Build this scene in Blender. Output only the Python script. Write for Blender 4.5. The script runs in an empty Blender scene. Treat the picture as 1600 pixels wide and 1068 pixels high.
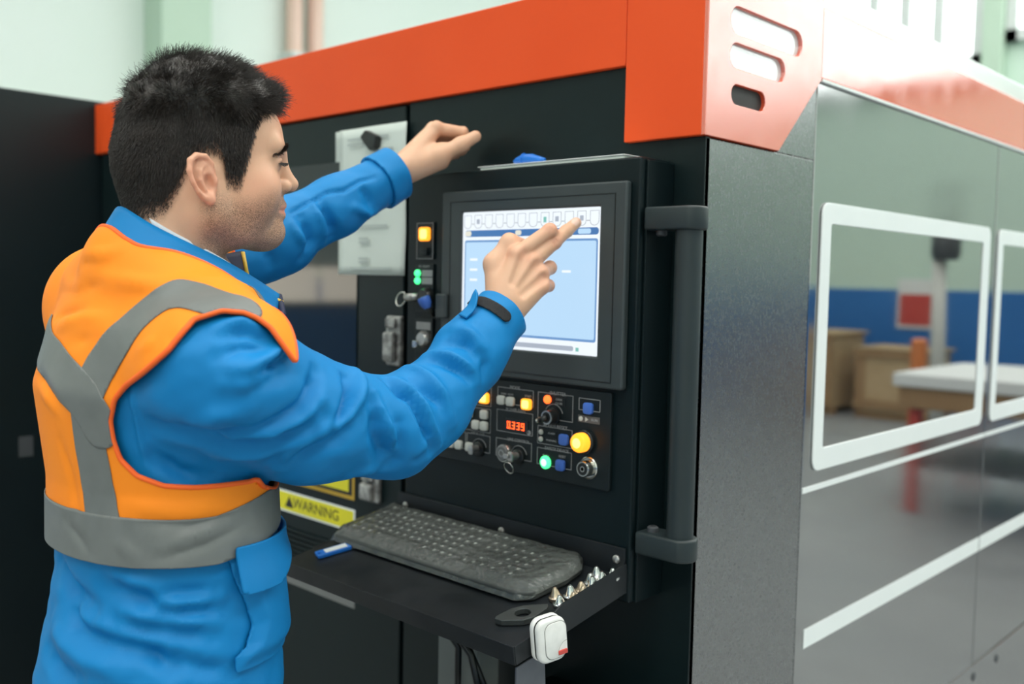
import bpy, bmesh, math, random
import numpy as np
from mathutils import Vector, Matrix

S = bpy.context.scene
COL = S.collection
random.seed(4)

# ------------------------------------------------------------------ camera
YAW, PIT, ROL = (math.radians(a) for a in (43.303, 3.769, 1.150))
_f = Vector((-math.sin(YAW) * math.cos(PIT), math.cos(YAW) * math.cos(PIT), -math.sin(PIT)))
_r = Vector((math.cos(YAW), math.sin(YAW), 0)); _u = _r.cross(_f)
_r2 = _r * math.cos(ROL) + _u * math.sin(ROL); _u2 = _u * math.cos(ROL) - _r * math.sin(ROL)
cam = bpy.data.cameras.new('camera'); camo = bpy.data.objects.new('camera', cam); COL.objects.link(camo)
camo.matrix_world = Matrix(((_r2.x, _u2.x, -_f.x, 0), (_r2.y, _u2.y, -_f.y, 0), (_r2.z, _u2.z, -_f.z, 1.5), (0, 0, 0, 1)))
cam.sensor_width = 36; cam.lens = 36 * 1519.7 / 1600; cam.clip_start = .05
cam.dof.use_dof = True; cam.dof.focus_distance = 1.27; cam.dof.aperture_fstop = 3.0
S.camera = camo

# ------------------------------------------------------------------ view, world, big lights
S.view_settings.view_transform = 'Standard'; S.view_settings.look = 'None'
S.view_settings.gamma = 1; S.view_settings.use_curve_mapping = False
S.view_settings.exposure = 0.12
W = bpy.data.worlds.new('sky'); S.world = W; W.use_nodes = True
W.node_tree.nodes['Background'].inputs[0].default_value = (.80, .95, .92, 1)
W.node_tree.nodes['Background'].inputs[1].default_value = 1.0

def area(name, loc, rot, sx, sy, watts, col):
    l = bpy.data.lights.new(name, 'AREA'); l.shape = 'RECTANGLE'; l.size = sx; l.size_y = sy
    l.energy = watts; l.color = col
    o = bpy.data.objects.new(name, l); o.location = loc; o.rotation_euler = rot; COL.objects.link(o)
    return o
# rows of rooflights under the hall ceiling
for i, (x, w) in enumerate(((-4.6, 270), (-.6, 520), (3.0, 560))):
    area('rooflight_%d' % i, (x, 2.4, 6.9), (0, 0, 0), 1.6, 18, w, (1, .985, .93))
# daylight from the glazed wall behind the photographer
area('window_daylight', (3.2, -7.6, 3.6), (math.radians(82), 0, math.radians(8)), 9, 4.2, 50, (1, .99, .95))

# ------------------------------------------------------------------ materials
MATS = {}
def mat(name, col=(.5, .5, .5), rough=.5, metal=0, ior=1.5, coat=0, emit=None, estr=1, alpha=1, trans=0,
        noise=None, bump=None, sheen=0, sss=0, rvar=None, spec=None, coatr=.1):
    """noise=(scale, amount, colour2)  bump=(scale, strength, distance)  rvar=(scale, lo, hi)"""
    if name in MATS: return MATS[name]
    m = bpy.data.materials.new(name); m.use_nodes = True; MATS[name] = m
    nt = m.node_tree; b = nt.nodes['Principled BSDF']; I = b.inputs
    I['Base Color'].default_value = (*col, 1); I['Roughness'].default_value = rough; I['Metallic'].default_value = metal
    I['IOR'].default_value = ior; I['Coat Weight'].default_value = coat; I['Coat Roughness'].default_value = coatr
    I['Alpha'].default_value = alpha; I['Transmission Weight'].default_value = trans
    if spec is not None: I['Specular IOR Level'].default_value = spec
    if sheen: I['Sheen Weight'].default_value = sheen; I['Sheen Roughness'].default_value = .4
    if sss:
        I['Subsurface Weight'].default_value = sss; I['Subsurface Radius'].default_value = (.012, .005, .003); I['Subsurface Scale'].default_value = .5
    if emit: I['Emission Color'].default_value = (*emit, 1); I['Emission Strength'].default_value = estr
    tc = nt.nodes.new('ShaderNodeTexCoord')
    def ntex(scale, detail=4):
        n = nt.nodes.new('ShaderNodeTexNoise'); n.inputs['Scale'].default_value = scale; n.inputs['Detail'].default_value = detail
        nt.links.new(tc.outputs['Object'], n.inputs['Vector']); return n
    if noise:
        n = ntex(noise[0]); r = nt.nodes.new('ShaderNodeValToRGB')
        r.color_ramp.elements[0].position = .5 - noise[1] / 2; r.color_ramp.elements[1].position = .5 + noise[1] / 2
        r.color_ramp.elements[0].color = (*col, 1); r.color_ramp.elements[1].color = (*noise[2], 1)
        nt.links.new(n.outputs['Fac'], r.inputs['Fac']); nt.links.new(r.outputs['Color'], I['Base Color'])
    if bump:
        n = ntex(bump[0]); k = nt.nodes.new('ShaderNodeBump'); k.inputs['Strength'].default_value = bump[1]; k.inputs['Distance'].default_value = bump[2]
        nt.links.new(n.outputs['Fac'], k.inputs['Height']); nt.links.new(k.outputs['Normal'], I['Normal'])
    if rvar:
        n = ntex(rvar[0]); r = nt.nodes.new('ShaderNodeMapRange')
        r.inputs['From Min'].default_value = .35; r.inputs['From Max'].default_value = .65
        r.inputs['To Min'].default_value = rvar[1]; r.inputs['To Max'].default_value = rvar[2]
        nt.links.new(n.outputs['Fac'], r.inputs['Value']); nt.links.new(r.outputs['Result'], I['Roughness'])
    return m

# ------------------------------------------------------------------ mesh helpers
def link(name, me, m=None, parent=None, smooth=None):
    o = bpy.data.objects.new(name, me); COL.objects.link(o)
    if m is not None and not me.materials: me.materials.append(m)
    if parent is not None: o.parent = parent
    return o
def obj(name, bm, m, parent=None, smooth=False, auto=None):
    bmesh.ops.recalc_face_normals(bm, faces=bm.faces)
    me = bpy.data.meshes.new(name); bm.to_mesh(me); bm.free()
    if smooth:
        me.polygons.foreach_set('use_smooth', [True] * len(me.polygons))
        if auto: me.set_sharp_from_angle(angle=math.radians(auto))
    return link(name, me, m, parent)
def tag(o, label, cat, group=None, kind=None):
    o['label'] = label; o['category'] = cat
    if group: o['group'] = group
    if kind: o['kind'] = kind
    return o
def struct(name, bm, m, label, cat):
    o = obj(name, bm, m); tag(o, label, cat); o['kind'] = 'structure'; return o
def empty(name, loc=(0, 0, 0), rot=(0, 0, 0)):
    o = bpy.data.objects.new(name, None); COL.objects.link(o); o.location = loc; o.rotation_euler = rot
    o.empty_display_size = .05
    return o
def box(x0, x1, y0, y1, z0, z1, bev=0, bm=None, seg=2):
    b = bmesh.new()
    vs = [b.verts.new((x, y, z)) for x in (x0, x1) for y in (y0, y1) for z in (z0, z1)]
    for f in ((0, 1, 3, 2), (4, 6, 7, 5), (0, 4, 5, 1), (2, 3, 7, 6), (0, 2, 6, 4), (1, 5, 7, 3)): b.faces.new([vs[i] for i in f])
    if bev: bmesh.ops.bevel(b, geom=b.edges[:], offset=bev, segments=seg, profile=.5, affect='EDGES')
    return merge(bm, b)
def merge(bm, b):
    if bm is None: return b
    me = bpy.data.meshes.new('t'); b.to_mesh(me); b.free(); bm.from_mesh(me); bpy.data.meshes.remove(me); return bm
def prism(pts, axis, a0, a1, bev=0, bm=None, holes=None, seg=2):
    """polygon in the two other axes, extruded along axis from a0 to a1 (holes: list of point loops)"""
    b = bmesh.new()
    def co(p, a): return ((a, p[0], p[1]), (p[0], a, p[1]), (p[0], p[1], a))[axis]
    if holes:
        loops = [pts] + holes; es = []
        for lp in loops:
            vs = [b.verts.new(co(p, a0)) for p in lp]
            es += [b.edges.new((vs[i], vs[(i + 1) % len(vs)])) for i in range(len(vs))]
        bmesh.ops.triangle_fill(b, use_beauty=True, use_dissolve=True, edges=es)
    else:
        b.faces.new([b.verts.new(co(p, a0)) for p in pts])
    r = bmesh.ops.extrude_face_region(b, geom=b.faces[:])
    d = Vector(co((0, 0), a1 - a0))
    bmesh.ops.translate(b, verts=[v for v in r['geom'] if isinstance(v, bmesh.types.BMVert)], vec=d)
    bmesh.ops.recalc_face_normals(b, faces=b.faces)
    if bev:
        es = [e for e in b.edges if len(e.link_faces) == 2 and e.calc_face_angle(0) > .6]
        bmesh.ops.bevel(b, geom=es, offset=bev, segments=seg, profile=.5, affect='EDGES')
    return merge(bm, b)
def rrect(x0, x1, y0, y1, r, n=5):
    out = []
    for cx, cy, a in ((x1 - r, y1 - r, 0), (x0 + r, y1 - r, 90), (x0 + r, y0 + r, 180), (x1 - r, y0 + r, 270)):
        for i in range(n + 1):
            t = math.radians(a + 90 * i / n); out.append((cx + r * math.cos(t), cy + r * math.sin(t)))
    return out
def circ(cx, cy, r, n=20): return [(cx + r * math.cos(2 * math.pi * i / n), cy + r * math.sin(2 * math.pi * i / n)) for i in range(n)]
def lathe(prof, axis=(0, 0, 1), loc=(0, 0, 0), n=24, bm=None):
    """prof = [(radius, height)] turned about axis"""
    b = bmesh.new(); ring = []
    q = Vector((0, 0, 1)).rotation_difference(Vector(axis)); L = Vector(loc)
    for r, h in prof:
        if r < 1e-6: ring.append([b.verts.new(L + q @ Vector((0, 0, h)))])
        else: ring.append([b.verts.new(L + q @ Vector((r * math.cos(2 * math.pi * i / n), r * math.sin(2 * math.pi * i / n), h))) for i in range(n)])
    for A, B in zip(ring, ring[1:]):
        for i in range(n):
            j = (i + 1) % n
            if len(A) == 1 and len(B) == 1: continue
            if len(A) == 1: b.faces.new((A[0], B[i], B[j]))
            elif len(B) == 1: b.faces.new((A[i], A[j], B[0]))
            else: b.faces.new((A[i], A[j], B[j], B[i]))
    for R_ in (ring[0], ring[-1]):
        if len(R_) > 1: b.faces.new(R_)
    return merge(bm, b)
def tube(pts, r, n=10, bm=None, closed=False):
    b = bmesh.new(); P = [Vector(p) for p in pts]; rings = []
    N = len(P); up = None
    for i, p in enumerate(P):
        if closed: t = P[(i + 1) % N] - P[i - 1]
        else: t = P[min(i + 1, N - 1)] - P[max(i - 1, 0)]
        t.normalize()
        if up is None: up = t.orthogonal().normalized()
        up = (up - t * up.dot(t)).normalized(); s = t.cross(up)
        rr = r[i] if isinstance(r, (list, tuple)) else r
        rings.append([b.verts.new(p + (up * math.cos(2 * math.pi * k / n) + s * math.sin(2 * math.pi * k / n)) * rr) for k in range(n)])
    for i in range(N if closed else N - 1):
        A, B = rings[i], rings[(i + 1) % N]
        for k in range(n): b.faces.new((A[k], A[(k + 1) % n], B[(k + 1) % n], B[k]))
    if not closed: b.faces.new(rings[0]); b.faces.new(rings[-1])
    return merge(bm, b)
def text(body, size, loc, m, parent, rot=(math.pi / 2, 0, 0), align='CENTER', name='lettering', ext=.0002, sx=1):
    c = bpy.data.curves.new(name, 'FONT'); c.body = body; c.size = size; c.align_x = align; c.align_y = 'CENTER'; c.extrude = ext
    c.materials.append(m)
    o = bpy.data.objects.new(name, c); COL.objects.link(o); o.location = loc; o.rotation_euler = rot; o.scale = (sx, 1, 1)
    if parent is not None: o.parent = parent
    return o
def dup(root, loc=None, label=None):
    r = root.copy(); COL.objects.link(r)
    if loc is not None: r.location = loc
    if label: r['label'] = label
    for ch in list(root.children):
        c = ch.copy(); COL.objects.link(c); c.parent = r
        for g in list(ch.children):
            d = g.copy(); COL.objects.link(d); d.parent = c
    return r
# ================================================================== THE HALL
m_mint = mat('mint_plaster', (.76, .86, .79), .8, noise=(1.5, .8, (.80, .88, .83)), bump=(60, .15, .002))
m_green = mat('green_plaster', (.50, .66, .52), .8, noise=(2, .8, (.55, .70, .57)))
m_blue = mat('blue_wall_paint', (.016, .15, .46), .55, noise=(2, .7, (.024, .18, .52)))
m_floor = mat('grey_concrete', (.30, .31, .31), .45, noise=(1.2, .6, (.23, .24, .25)), rvar=(3, .35, .6))
m_ceil = mat('white_ceiling', (.85, .88, .86), .8, noise=(1, .8, (.80, .84, .82)))
m_glow = mat('frosted_glazing', (.9, .95, .95), .4, emit=(.95, 1, .99), estr=3.6)
m_steelw = mat('painted_steel_frame', (.70, .74, .72), .5, noise=(8, .6, (.64, .68, .66)))
X0, X1, Y0, Y1, H = -9.0, 8.0, -8.0, 12.0, 7.0
WZ = 1.45
struct('floor', box(X0, X1, Y0, Y1, -.1, 0), m_floor, 'grey concrete floor of the factory hall', 'floor')
struct('ceiling', box(X0, X1, Y0, Y1, H, H + .1), m_ceil, 'white ceiling high above the hall', 'ceiling')
struct('wall_left', box(X0 - .15, X0, Y0, Y1, 0, H), m_mint, 'pale mint wall behind the dark cabinet at left', 'wall')
struct('wall_right', box(X1, X1 + .15, Y0, Y1, 0, H), m_mint, 'pale mint wall on the far right of the hall', 'wall')
struct('wall_front', box(X0, X1, Y0 - .15, Y0, 0, H), m_mint, 'pale mint wall behind the photographer', 'wall')
struct('wall_back', box(X0, X1, Y1, Y1 + .15, 0, H), mat('pale_green_plaster', (.62, .80, .68), .8, noise=(1.5, .8, (.66, .83, .71))), 'pale green wall with high windows beyond the machine', 'wall')
# lower blue paint, a thin skirt of boards on the walls
for nm, b in (('trim_1', box(X0, X1, Y1 - .02, Y1, 0, WZ)), ('trim_2', box(X0, X0 + .02, Y0, Y1 - .02, 0, WZ)),
              ('trim_3', box(X1 - .02, X1, Y0, Y1 - .02, 0, WZ)), ('trim_4', box(X0 + .02, X1 - .02, Y0, Y0 + .02, 0, WZ))):
    struct(nm, b, m_blue, 'blue painted lower part of the hall wall', 'wall paint')
# pilasters on the left wall and pipes seen above the orange band
struct('trim_5', box(X0, X0 + .35, 4.39, 4.90, WZ, H, .01), m_green, 'green wall pilaster rising behind the man', 'pilaster')
struct('trim_6', box(X0, X0 + .30, -2.4, -1.7, WZ, H, .01), m_green, 'green wall pilaster further along the left wall', 'pilaster')
m_pipe = mat('pink_copper_pipe', (.80, .55, .45), .4, noise=(5, .6, (.86, .62, .52)))
for i, y in enumerate((5.98, 6.25)):
    p = empty('wall_pipe', (X0 + .12, y, 0))
    tag(p, ('left', 'right')[i] + ' one of two pinkish vertical pipes on the mint wall', 'pipe', 'pipes on the left wall')
    obj('pipe_run', tube([(0, 0, .1), (0, 0, 6.9)], .085), m_pipe, p, True)
    for z in (1.9, 3.78, 5.6):
        obj('clamp', box(-.115, .13, -.11, .11, z - .03, z + .03, .01), m_steelw, p)
# high windows in the back wall, each with mullions
def hall_window(n, x0, x1, z0, z1, panes, label):
    w = empty('window_%d' % n, (x0, Y1 - .12, z0)); tag(w, label, 'window', kind='structure')
    wd, ht = x1 - x0, z1 - z0
    fr = box(0, .12, 0, .11, 0, ht); box(wd - .12, wd, 0, .11, 0, ht, bm=fr); box(0, wd, 0, .11, 0, .12, bm=fr); box(0, wd, 0, .11, ht - .12, ht, bm=fr)
    obj('window_frame', fr, m_steelw, w)
    pw = (wd - .24) / panes
    for i in range(panes):
        obj('pane', box(.12 + i * pw + .02, .12 + (i + 1) * pw - .02, .05, .07, .12, ht - .12), m_glow, w)
        if i: obj('mullion', box(.12 + i * pw - .07, .12 + i * pw + .07, .0, .11, .12, ht - .12), m_steelw, w)
hall_window(1, -6.9, -3.90, 4.05, 6.6, 7, 'wide bright window with mullions above the orange band')
hall_window(2, -3.66, .6, 4.27, 6.6, 7, 'bright high window at the top right corner of the view')
hall_window(3, 1.7, 7.2, 3.85, 6.6, 9, 'bright high window at the right end of the back wall')
m_glow2 = mat('warm_glow_strip', (.9, .86, .75), .4, emit=(1, .90, .74), estr=3.4)  # emissive strip added so the door glass mirrors a warm bright band
w4 = empty('window_4', (X0 + .02, -5.6, 1.16)); tag(w4, 'added warm glowing strip on the left wall, mirrored in the door glass', 'window', kind='structure')
for i in range(5): obj('pane', box(.02, .04, i * .85 + .03, i * .85 + .82, .04, .42), m_glow2, w4)
fr4 = box(0, .05, 0, 4.25, 0, .04); box(0, .05, 0, 4.25, .42, .46, bm=fr4)
obj('window_frame', fr4, m_steelw, w4)
struct('trim_7', box(-3.89, -3.67, Y1 - .2, Y1, 0, H, .01), m_green, 'green pilaster between the two bright windows', 'pilaster')

# things standing further along the hall (seen mirrored in the machine's glass)
m_wood = mat('raw_plywood', (.52, .36, .19), .7, noise=(6, .7, (.62, .45, .26)))
m_wood2 = mat('brown_timber', (.33, .19, .09), .7, noise=(6, .7, (.42, .26, .13)))
m_white = mat('white_sheet', (.85, .87, .86), .6, noise=(6, .7, (.80, .82, .81)))
m_red = mat('red_enamel', (.55, .05, .04), .45, noise=(6, .7, (.62, .08, .06)))
m_or2 = mat('orange_enamel', (.75, .20, .05), .45, noise=(6, .7, (.80, .26, .08)))
m_grey = mat('grey_enamel', (.55, .56, .52), .5, noise=(6, .7, (.62, .62, .58)))
m_dark = mat('dark_steel', (.05, .055, .06), .5, noise=(6, .7, (.07, .075, .08)))
tb = empty('work_table', (.55, 6.95, 0)); tag(tb, 'long work table with red legs mirrored in the side window', 'table')
obj('table_top', box(-.95, .40, -.55, .75, .70, .84, .01), m_wood2, tb)
obj('shelf', box(-.85, .30, -.42, .62, .30, .34, .005), m_dark, tb)
for sx in (-.86, .31):
    for sy in (-.46, .66): obj('leg', box(sx - .035, sx + .035, sy - .035, sy + .035, 0, .70, .005), m_red, tb)
sh = obj('sheet_stack', prism([(-.98, -.58), (.43, -.58), (.43, .70), (.1, .78), (-.90, .74)], 2, .842, .93, .012), m_white)
sh.location = (.55, 6.95, 0); tag(sh, 'stack of white sheets lying on the red legged table', 'sheets')
def crate(loc, sx, sy, sz, label):
    c = empty('wooden_crate', loc); tag(c, label, 'crate', 'wooden crates by the blue wall')
    obj('crate_body', box(-sx / 2 + .02, sx / 2 - .02, -sy / 2 + .02, sy / 2 - .02, .08, sz - .03), m_wood, c)
    for s in (-1, 1):
        obj('runner', box(-sx / 2, sx / 2, s * sy * .38 - .05, s * sy * .38 + .05, 0, .08), m_wood2, c)
        obj('batten', box(s * (sx / 2 - .06) - .05, s * (sx / 2 - .06) + .05, -sy / 2, -sy / 2 + .02, .08, sz), m_wood2, c)
    for z in (.12, sz - .1): obj('board', box(-sx / 2, sx / 2, -sy / 2 - .02, -sy / 2, z, z + .09), m_wood2, c)
    obj('lid', box(-sx / 2 - .02, sx / 2 + .02, -sy / 2 - .02, sy / 2 + .02, sz - .03, sz, .005), m_wood, c)
crate((3.9, 11.0, 0), 1.1, .9, .95, 'larger plywood crate standing by the blue wall')
crate((2.75, 11.1, 0), .8, .8, .80, 'smaller plywood crate beside the larger crate')
jb = empty('jib_crane', (1.5, 8.7, 0)); tag(jb, 'pale jib crane post with a dark head in the hall', 'crane')
obj('post', tube([(0, 0, .03), (.05, 0, 1.75)], .06), m_grey, jb, True)
obj('base_plate', box(-.2, .2, -.2, .2, 0, .03, .005), m_dark, jb)
obj('slew_head', lathe([(.0, 1.73), (.10, 1.73), (.12, 1.78), (.12, 1.92), (.07, 1.98), (.04, 2.02), (.035, 2.4), (0, 2.4)], n=20), m_dark, jb, True, 40)
po = empty('bollard', (1.95, 9.4, 0)); tag(po, 'orange bollard standing in front of the blue wall', 'bollard')
obj('post', tube([(0, 0, .02), (0, 0, .98), (0, 0, 1.0)], [.075, .075, .05], 14), m_or2, po, True, 40)
obj('base_plate', box(-.18, .18, -.18, .18, 0, .02), m_dark, po)
sg = empty('wall_notice', (2.98, Y1 - .03, 1.28)); tag(sg, 'red and white safety notice on the blue wall', 'notice')
obj('board', box(-.22, .22, -.012, .0, -.3, .3, .003), m_white, sg)
obj('red_panel', box(-.19, .19, -.016, -.0122, -.26, .12), m_red, sg)

# ================================================================== THE MACHINE
m_blk = mat('black_powder_coat', (.004, .0105, .0115), .36, noise=(40, .5, (.005, .0125, .0135)), bump=(700, .12, .0004), spec=.26)
m_nav = mat('charcoal_sheet', (.0045, .0095, .0115), .35, noise=(8, .6, (.006, .012, .014)), bump=(500, .1, .0004), spec=.35)
m_org = mat('orange_enamel_front', (.80, .080, .014), .42, noise=(5, .7, (.84, .093, .018)), bump=(500, .1, .0003), spec=.25)
m_orgs = mat('orange_enamel_gloss', (.80, .085, .017), .12, ior=2.9, rvar=(9, .07, .16), bump=(260, .12, .0004))
m_orgr = mat('orange_enamel_dusty', (.80, .085, .017), .3, ior=3.0, rvar=(25, .19, .24), bump=(1600, .10, .0003))
m_sideA = mat('grey_enamel_dusty', (.016, .020, .023), .3, ior=2.8, rvar=(200, .20, .30), bump=(650, .22, .0004))
m_sideB = mat('grey_enamel_gloss', (.018, .022, .025), .1, ior=4.2, rvar=(5, .06, .13), bump=(150, .06, .0004))
m_wht = mat('white_paint', (.86, .89, .88), .4, noise=(10, .6, (.82, .86, .85)))
m_glass = mat('dark_tinted_glass', (.006, .009, .010), .025, ior=4.4, noise=(3, .6, (.008, .011, .012)))
m_glass2 = mat('smoked_door_glass', (.012, .016, .018), .05, ior=1.5, noise=(3, .6, (.014, .018, .02)))
m_slot = mat('dark_slot', (.02, .018, .017), .6, noise=(20, .6, (.03, .027, .025)))
m_yel = mat('yellow_label', (.80, .72, .02), .5, noise=(12, .5, (.72, .66, .03)))
m_ink = mat('black_ink', (.015, .016, .015), .6, noise=(50, .5, (.02, .02, .02)))
m_met = mat('brushed_metal', (.42, .42, .40), .35, metal=.9, noise=(30, .6, (.55, .54, .52)))
m_wornsil = mat('worn_silver', (.50, .50, .48), .5, metal=.4, noise=(60, .3, (.16, .16, .155)))

YF, XS = 1.242, -.788            # planes of the front and of the right flank
ZT, ZB = 1.972, 1.832            # top and bottom of the orange band
M = empty('laser_cutting_machine', (-1.8, 2.6, 0)); tag(M, 'large black laser cutting machine with orange top band and white framed windows', 'machine')
def mp(name, bm, m, parent=None, smooth=False, auto=None):
    """machine part, given in world coordinates"""
    bmesh.ops.translate(bm, verts=bm.verts, vec=Vector((1.8, -2.6, 0)))
    return obj(name, bm, m, parent or M, smooth, auto)
YE = 5.4
mp('cabinet_body', box(-2.86, XS - .035, YF + .012, YE, .12, ZT - .03), m_blk)
mp('plinth', box(-2.8, XS - .05, YF + .06, YE - .05, 0, .12), m_blk)
# front: dark sheets below the band
mp('front_panel', box(-1.453, XS, YF, YF + .012, .13, ZB, .001), m_blk)
fd = mp('front_door', box(-2.80, -1.461, YF - .004, YF + .012, .13, ZB - .004, .002), m_blk)
mp('header_band', box(-2.83, -.931, YF - .010, YF + .012, ZB, ZT, .002), m_org)
mp('window_pane', box(-2.35, -1.606, YF - .0065, YF - .0042, 1.287, 1.733), m_glass2, fd)
# corner block, wrapping the corner: front leaf and flank leaf with three slots
mp('corner_block', box(-.929, XS, YF - .012, YF + .01, 1.7135, ZT + .03, .002), m_org)
def slot(y0, y1, z0, z1, n=8):
    r = (z1 - z0) / 2
    out = []
    for cy, a in ((y1 - r, -90), (y0 + r, 90)):
        for i in range(n + 1):
            t = math.radians(a + 180 * i / n); out.append((cy + r * math.cos(t), (z0 + z1) / 2 + r * math.sin(t)))
    return out
SL = [slot(1.292, 1.516, 1.872, 1.913), slot(1.292, 1.461, 1.822, 1.859), slot(1.299, 1.401, 1.768, 1.798)]
cb = mp('corner_side', prism([(YF - .0115, 1.7135), (1.451, 1.7135), (1.590, 1.848), (1.590, ZT + .03), (YF - .0115, ZT + .03)], 0, XS - .004, XS + .006, .001, holes=SL), m_orgr)
m_slotw = mat('slot_recess', (.72, .75, .74), .12, ior=2.0, noise=(6, .5, (.78, .80, .79)))
for i, (s, mm) in enumerate(zip(SL, (m_slotw, m_slotw, m_slot))):
    mp('slot', prism(s, 0, XS - .003, XS - .001 + .002 * 0), mm, cb)
# flank: three panels with recessed joints
def flank(y0, y1, z0, z1, m, name='side_panel'): return mp(name, box(XS - .012, XS, y0, y1, z0, z1, .0015), m)
flank(YF + .001, 1.5855, .13, 1.712, m_sideA)
mp('side_panel', prism([(1.455, 1.7125), (1.5855, 1.7125), (1.5855, 1.842)], 0, XS - .012, XS, .001), m_sideA)
P1 = flank(1.589, 2.5515, .55, 1.846, m_sideB)
P2 = flank(2.5585, 3.52, .55, 1.846, m_sideB)
P3 = flank(3.525, YE, .55, 1.846, m_sideB)
flank(1.589, YE, .13, .547, m_sideB)
mp('side_band', box(XS - .012, XS + .004, 1.593, YE, 1.852, ZT, .002), m_orgs)
mp('band_trim', box(XS - .012, XS + .007, 1.593, YE, 1.8465, 1.8515), m_wht)
mp('roof_rail', box(XS - .09, XS - .02, 1.30, YE, ZT + .0, ZT + .055, .004), mat('pale_aluminium', (.66, .70, .68), .35, metal=.4, noise=(6, .6, (.6, .64, .62))))
mp('roof', box(-2.86, XS - .02, YF + .02, YE, ZT - .03, ZT - .002), m_nav)
def sidewin(y0, y1, P):
    ring = prism(rrect(y0, y1, 1.165, 1.644, .022), 0, XS + .0006, XS + .0042, .001, holes=[rrect(y0 + .036, y1 - .048, 1.205, 1.607, .006)])
    mp('window_frame', ring, m_wht, P)
    mp('window_pane', box(XS + .0003, XS + .0018, y0 + .030, y1 - .042, 1.2, 1.612), m_glass, P)
sidewin(1.620, 2.515, P1); sidewin(2.578, 3.473, P2)
for k, (a, b) in enumerate(((1.589, 2.5515), (2.5585, 3.52))):
    P = (P1, P2)[k]
    mp('thin_stripe', box(XS + .0003, XS + .0022, a, b, 1.130, 1.1395), m_wht, P)
    mp('wide_stripe', box(XS + .0003, XS + .0012, a + (.029 if k == 0 else 0), b, .842, .877), m_wht, P)
for y, z in ((2.568, .515), (2.749, .512), (1.72, .45)):
    mp('screw', lathe([(.012, -.001), (.012, .001), (.009, .003), (0, .003)], (1, 0, 0), (XS, y, z), 14), m_dark, None, True, 40)
# the wing that comes forward at the left
mp('wing_cabinet', box(-3.6, -2.83, .93, YF + .03, .1, 1.984, .003), m_nav)
mp('wing_plinth', box(-3.55, -2.87, .97, YF - .05, 0, .1), m_blk)
mp('wing_label', box(-2.8305, -2.8285, 1.012, 1.05, .975, 1.032), m_dark)
# door furniture and labels
def latch(x, z, w, h):
    l = mp('latch', box(x - w / 2, x + w / 2, YF - .016, YF - .004, z - h / 2, z + h / 2, .004), m_wornsil, fd)
    mp('latch_lever', box(x - w * .38, x + w * .30, YF - .030, YF - .0162, z - h * .42, z + h * .18, .005), m_wornsil, fd)
    mp('latch_button', box(x - w * .38, x + w * .30, YF - .024, YF - .0162, z + h * .26, z + h * .46, .004), m_wornsil, fd)
latch(-1.478, 1.372, .044, .098); latch(-1.545, 1.068, .052, .058)
lb = mp('warning_label', box(-2.05, -1.606, YF - .0053, YF - .0042, .962, 1.010), m_wht, fd)
mp('yellow_field', box(-2.045, -1.611, YF - .0058, YF - .0054, .966, 1.006), m_yel, lb)
t = text('WARNING', .032, (-1.745 + 1.8, YF - .0061 - 2.6, .986), m_ink, lb, sx=1.1)
mp('triangle', prism([(-1.862, .974), (-1.828, .974), (-1.845, .999)], 1, YF - .0064, YF - .0059), m_ink, lb)
lb2 = mp('warning_label', box(-2.05, -1.606, YF - .0053, YF - .0042, 1.028, 1.16), m_ink, fd)
mp('yellow_field', box(-2.045, -1.628, YF - .0058, YF - .0054, 1.045, 1.155), m_yel, lb2)
mp('gold_border', prism([(-2.048, 1.030), (-1.608, 1.030), (-1.608, 1.158), (-2.048, 1.158)], 1, YF - .0056, YF - .0054, holes=[[(-2.043, 1.038), (-1.616, 1.038), (-1.616, 1.152), (-2.043, 1.152)]]), mat('gold_print', (.45, .28, .02), .5, noise=(9, .5, (.5, .32, .03))), lb2)
mp('door_stripe', box(-2.3, -1.605, YF - .0052, YF - .0042, .80, .828), mat('dull_grey_print', (.16, .165, .16), .5, noise=(9, .5, (.19, .195, .19))), fd)
for z in (.845, .856, .867, .878, .889, .90, .911, .922):
    mp('vent_slat', box(-2.1, -1.62, YF - .009, YF - .0042, z, z + .006), m_blk, fd)
# ================================================================== THE CONTROL CONSOLE
m_bez = mat('bezel_plastic', (.036, .046, .048), .42, noise=(20, .5, (.040, .051, .053)), bump=(900, .1, .0003), spec=.5)
m_con = mat('console_powder_coat', (.0035, .0090, .0105), .36, noise=(30, .5, (.0045, .0105, .012)), bump=(800, .15, .0003), spec=.24)
m_pan = mat('panel_plate', (.0055, .0105, .012), .45, noise=(30, .5, (.0065, .012, .0135)), spec=.35)
m_line = mat('grey_silkscreen', (.34, .35, .35), .6, noise=(80, .5, (.28, .29, .29)))
m_key = mat('ivory_key_cap', (.62, .64, .58), .45, noise=(60, .5, (.55, .57, .52)))
m_amb = mat('amber_lit_key', (1, .35, .02), .4, emit=(1, .33, .02), estr=1.5)
m_ambc = mat('amber_lit_core', (1, .7, .2), .4, emit=(1, .66, .16), estr=1.6)
m_blu = mat('blue_key_cap', (.05, .14, .52), .45, noise=(60, .5, (.06, .17, .58)))
m_redl = mat('red_indicator', (1, .12, .02), .4, emit=(1, .13, .02), estr=2.2)
m_grnl = mat('green_indicator', (.1, 1, .3), .4, emit=(.06, .95, .28), estr=1.6)
m_grnc = mat('green_indicator_core', (.6, 1, .7), .4, emit=(.5, 1, .62), estr=1.4)
m_chr = mat('chrome', (.62, .62, .58), .2, metal=1, noise=(30, .5, (.5, .5, .47)))
m_knob = mat('black_knob', (.008, .010, .010), .3, noise=(40, .5, (.012, .014, .014)))
CX0, CX1, YC, YB = -1.362, -.8455, 1.163, YF
K = empty('control_console', (-1.1, 1.2, 0)); tag(K, 'black control console with touch screen, lit keys and fold-out tray', 'console')
KO = Vector((1.1, -1.2, 0))
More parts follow.
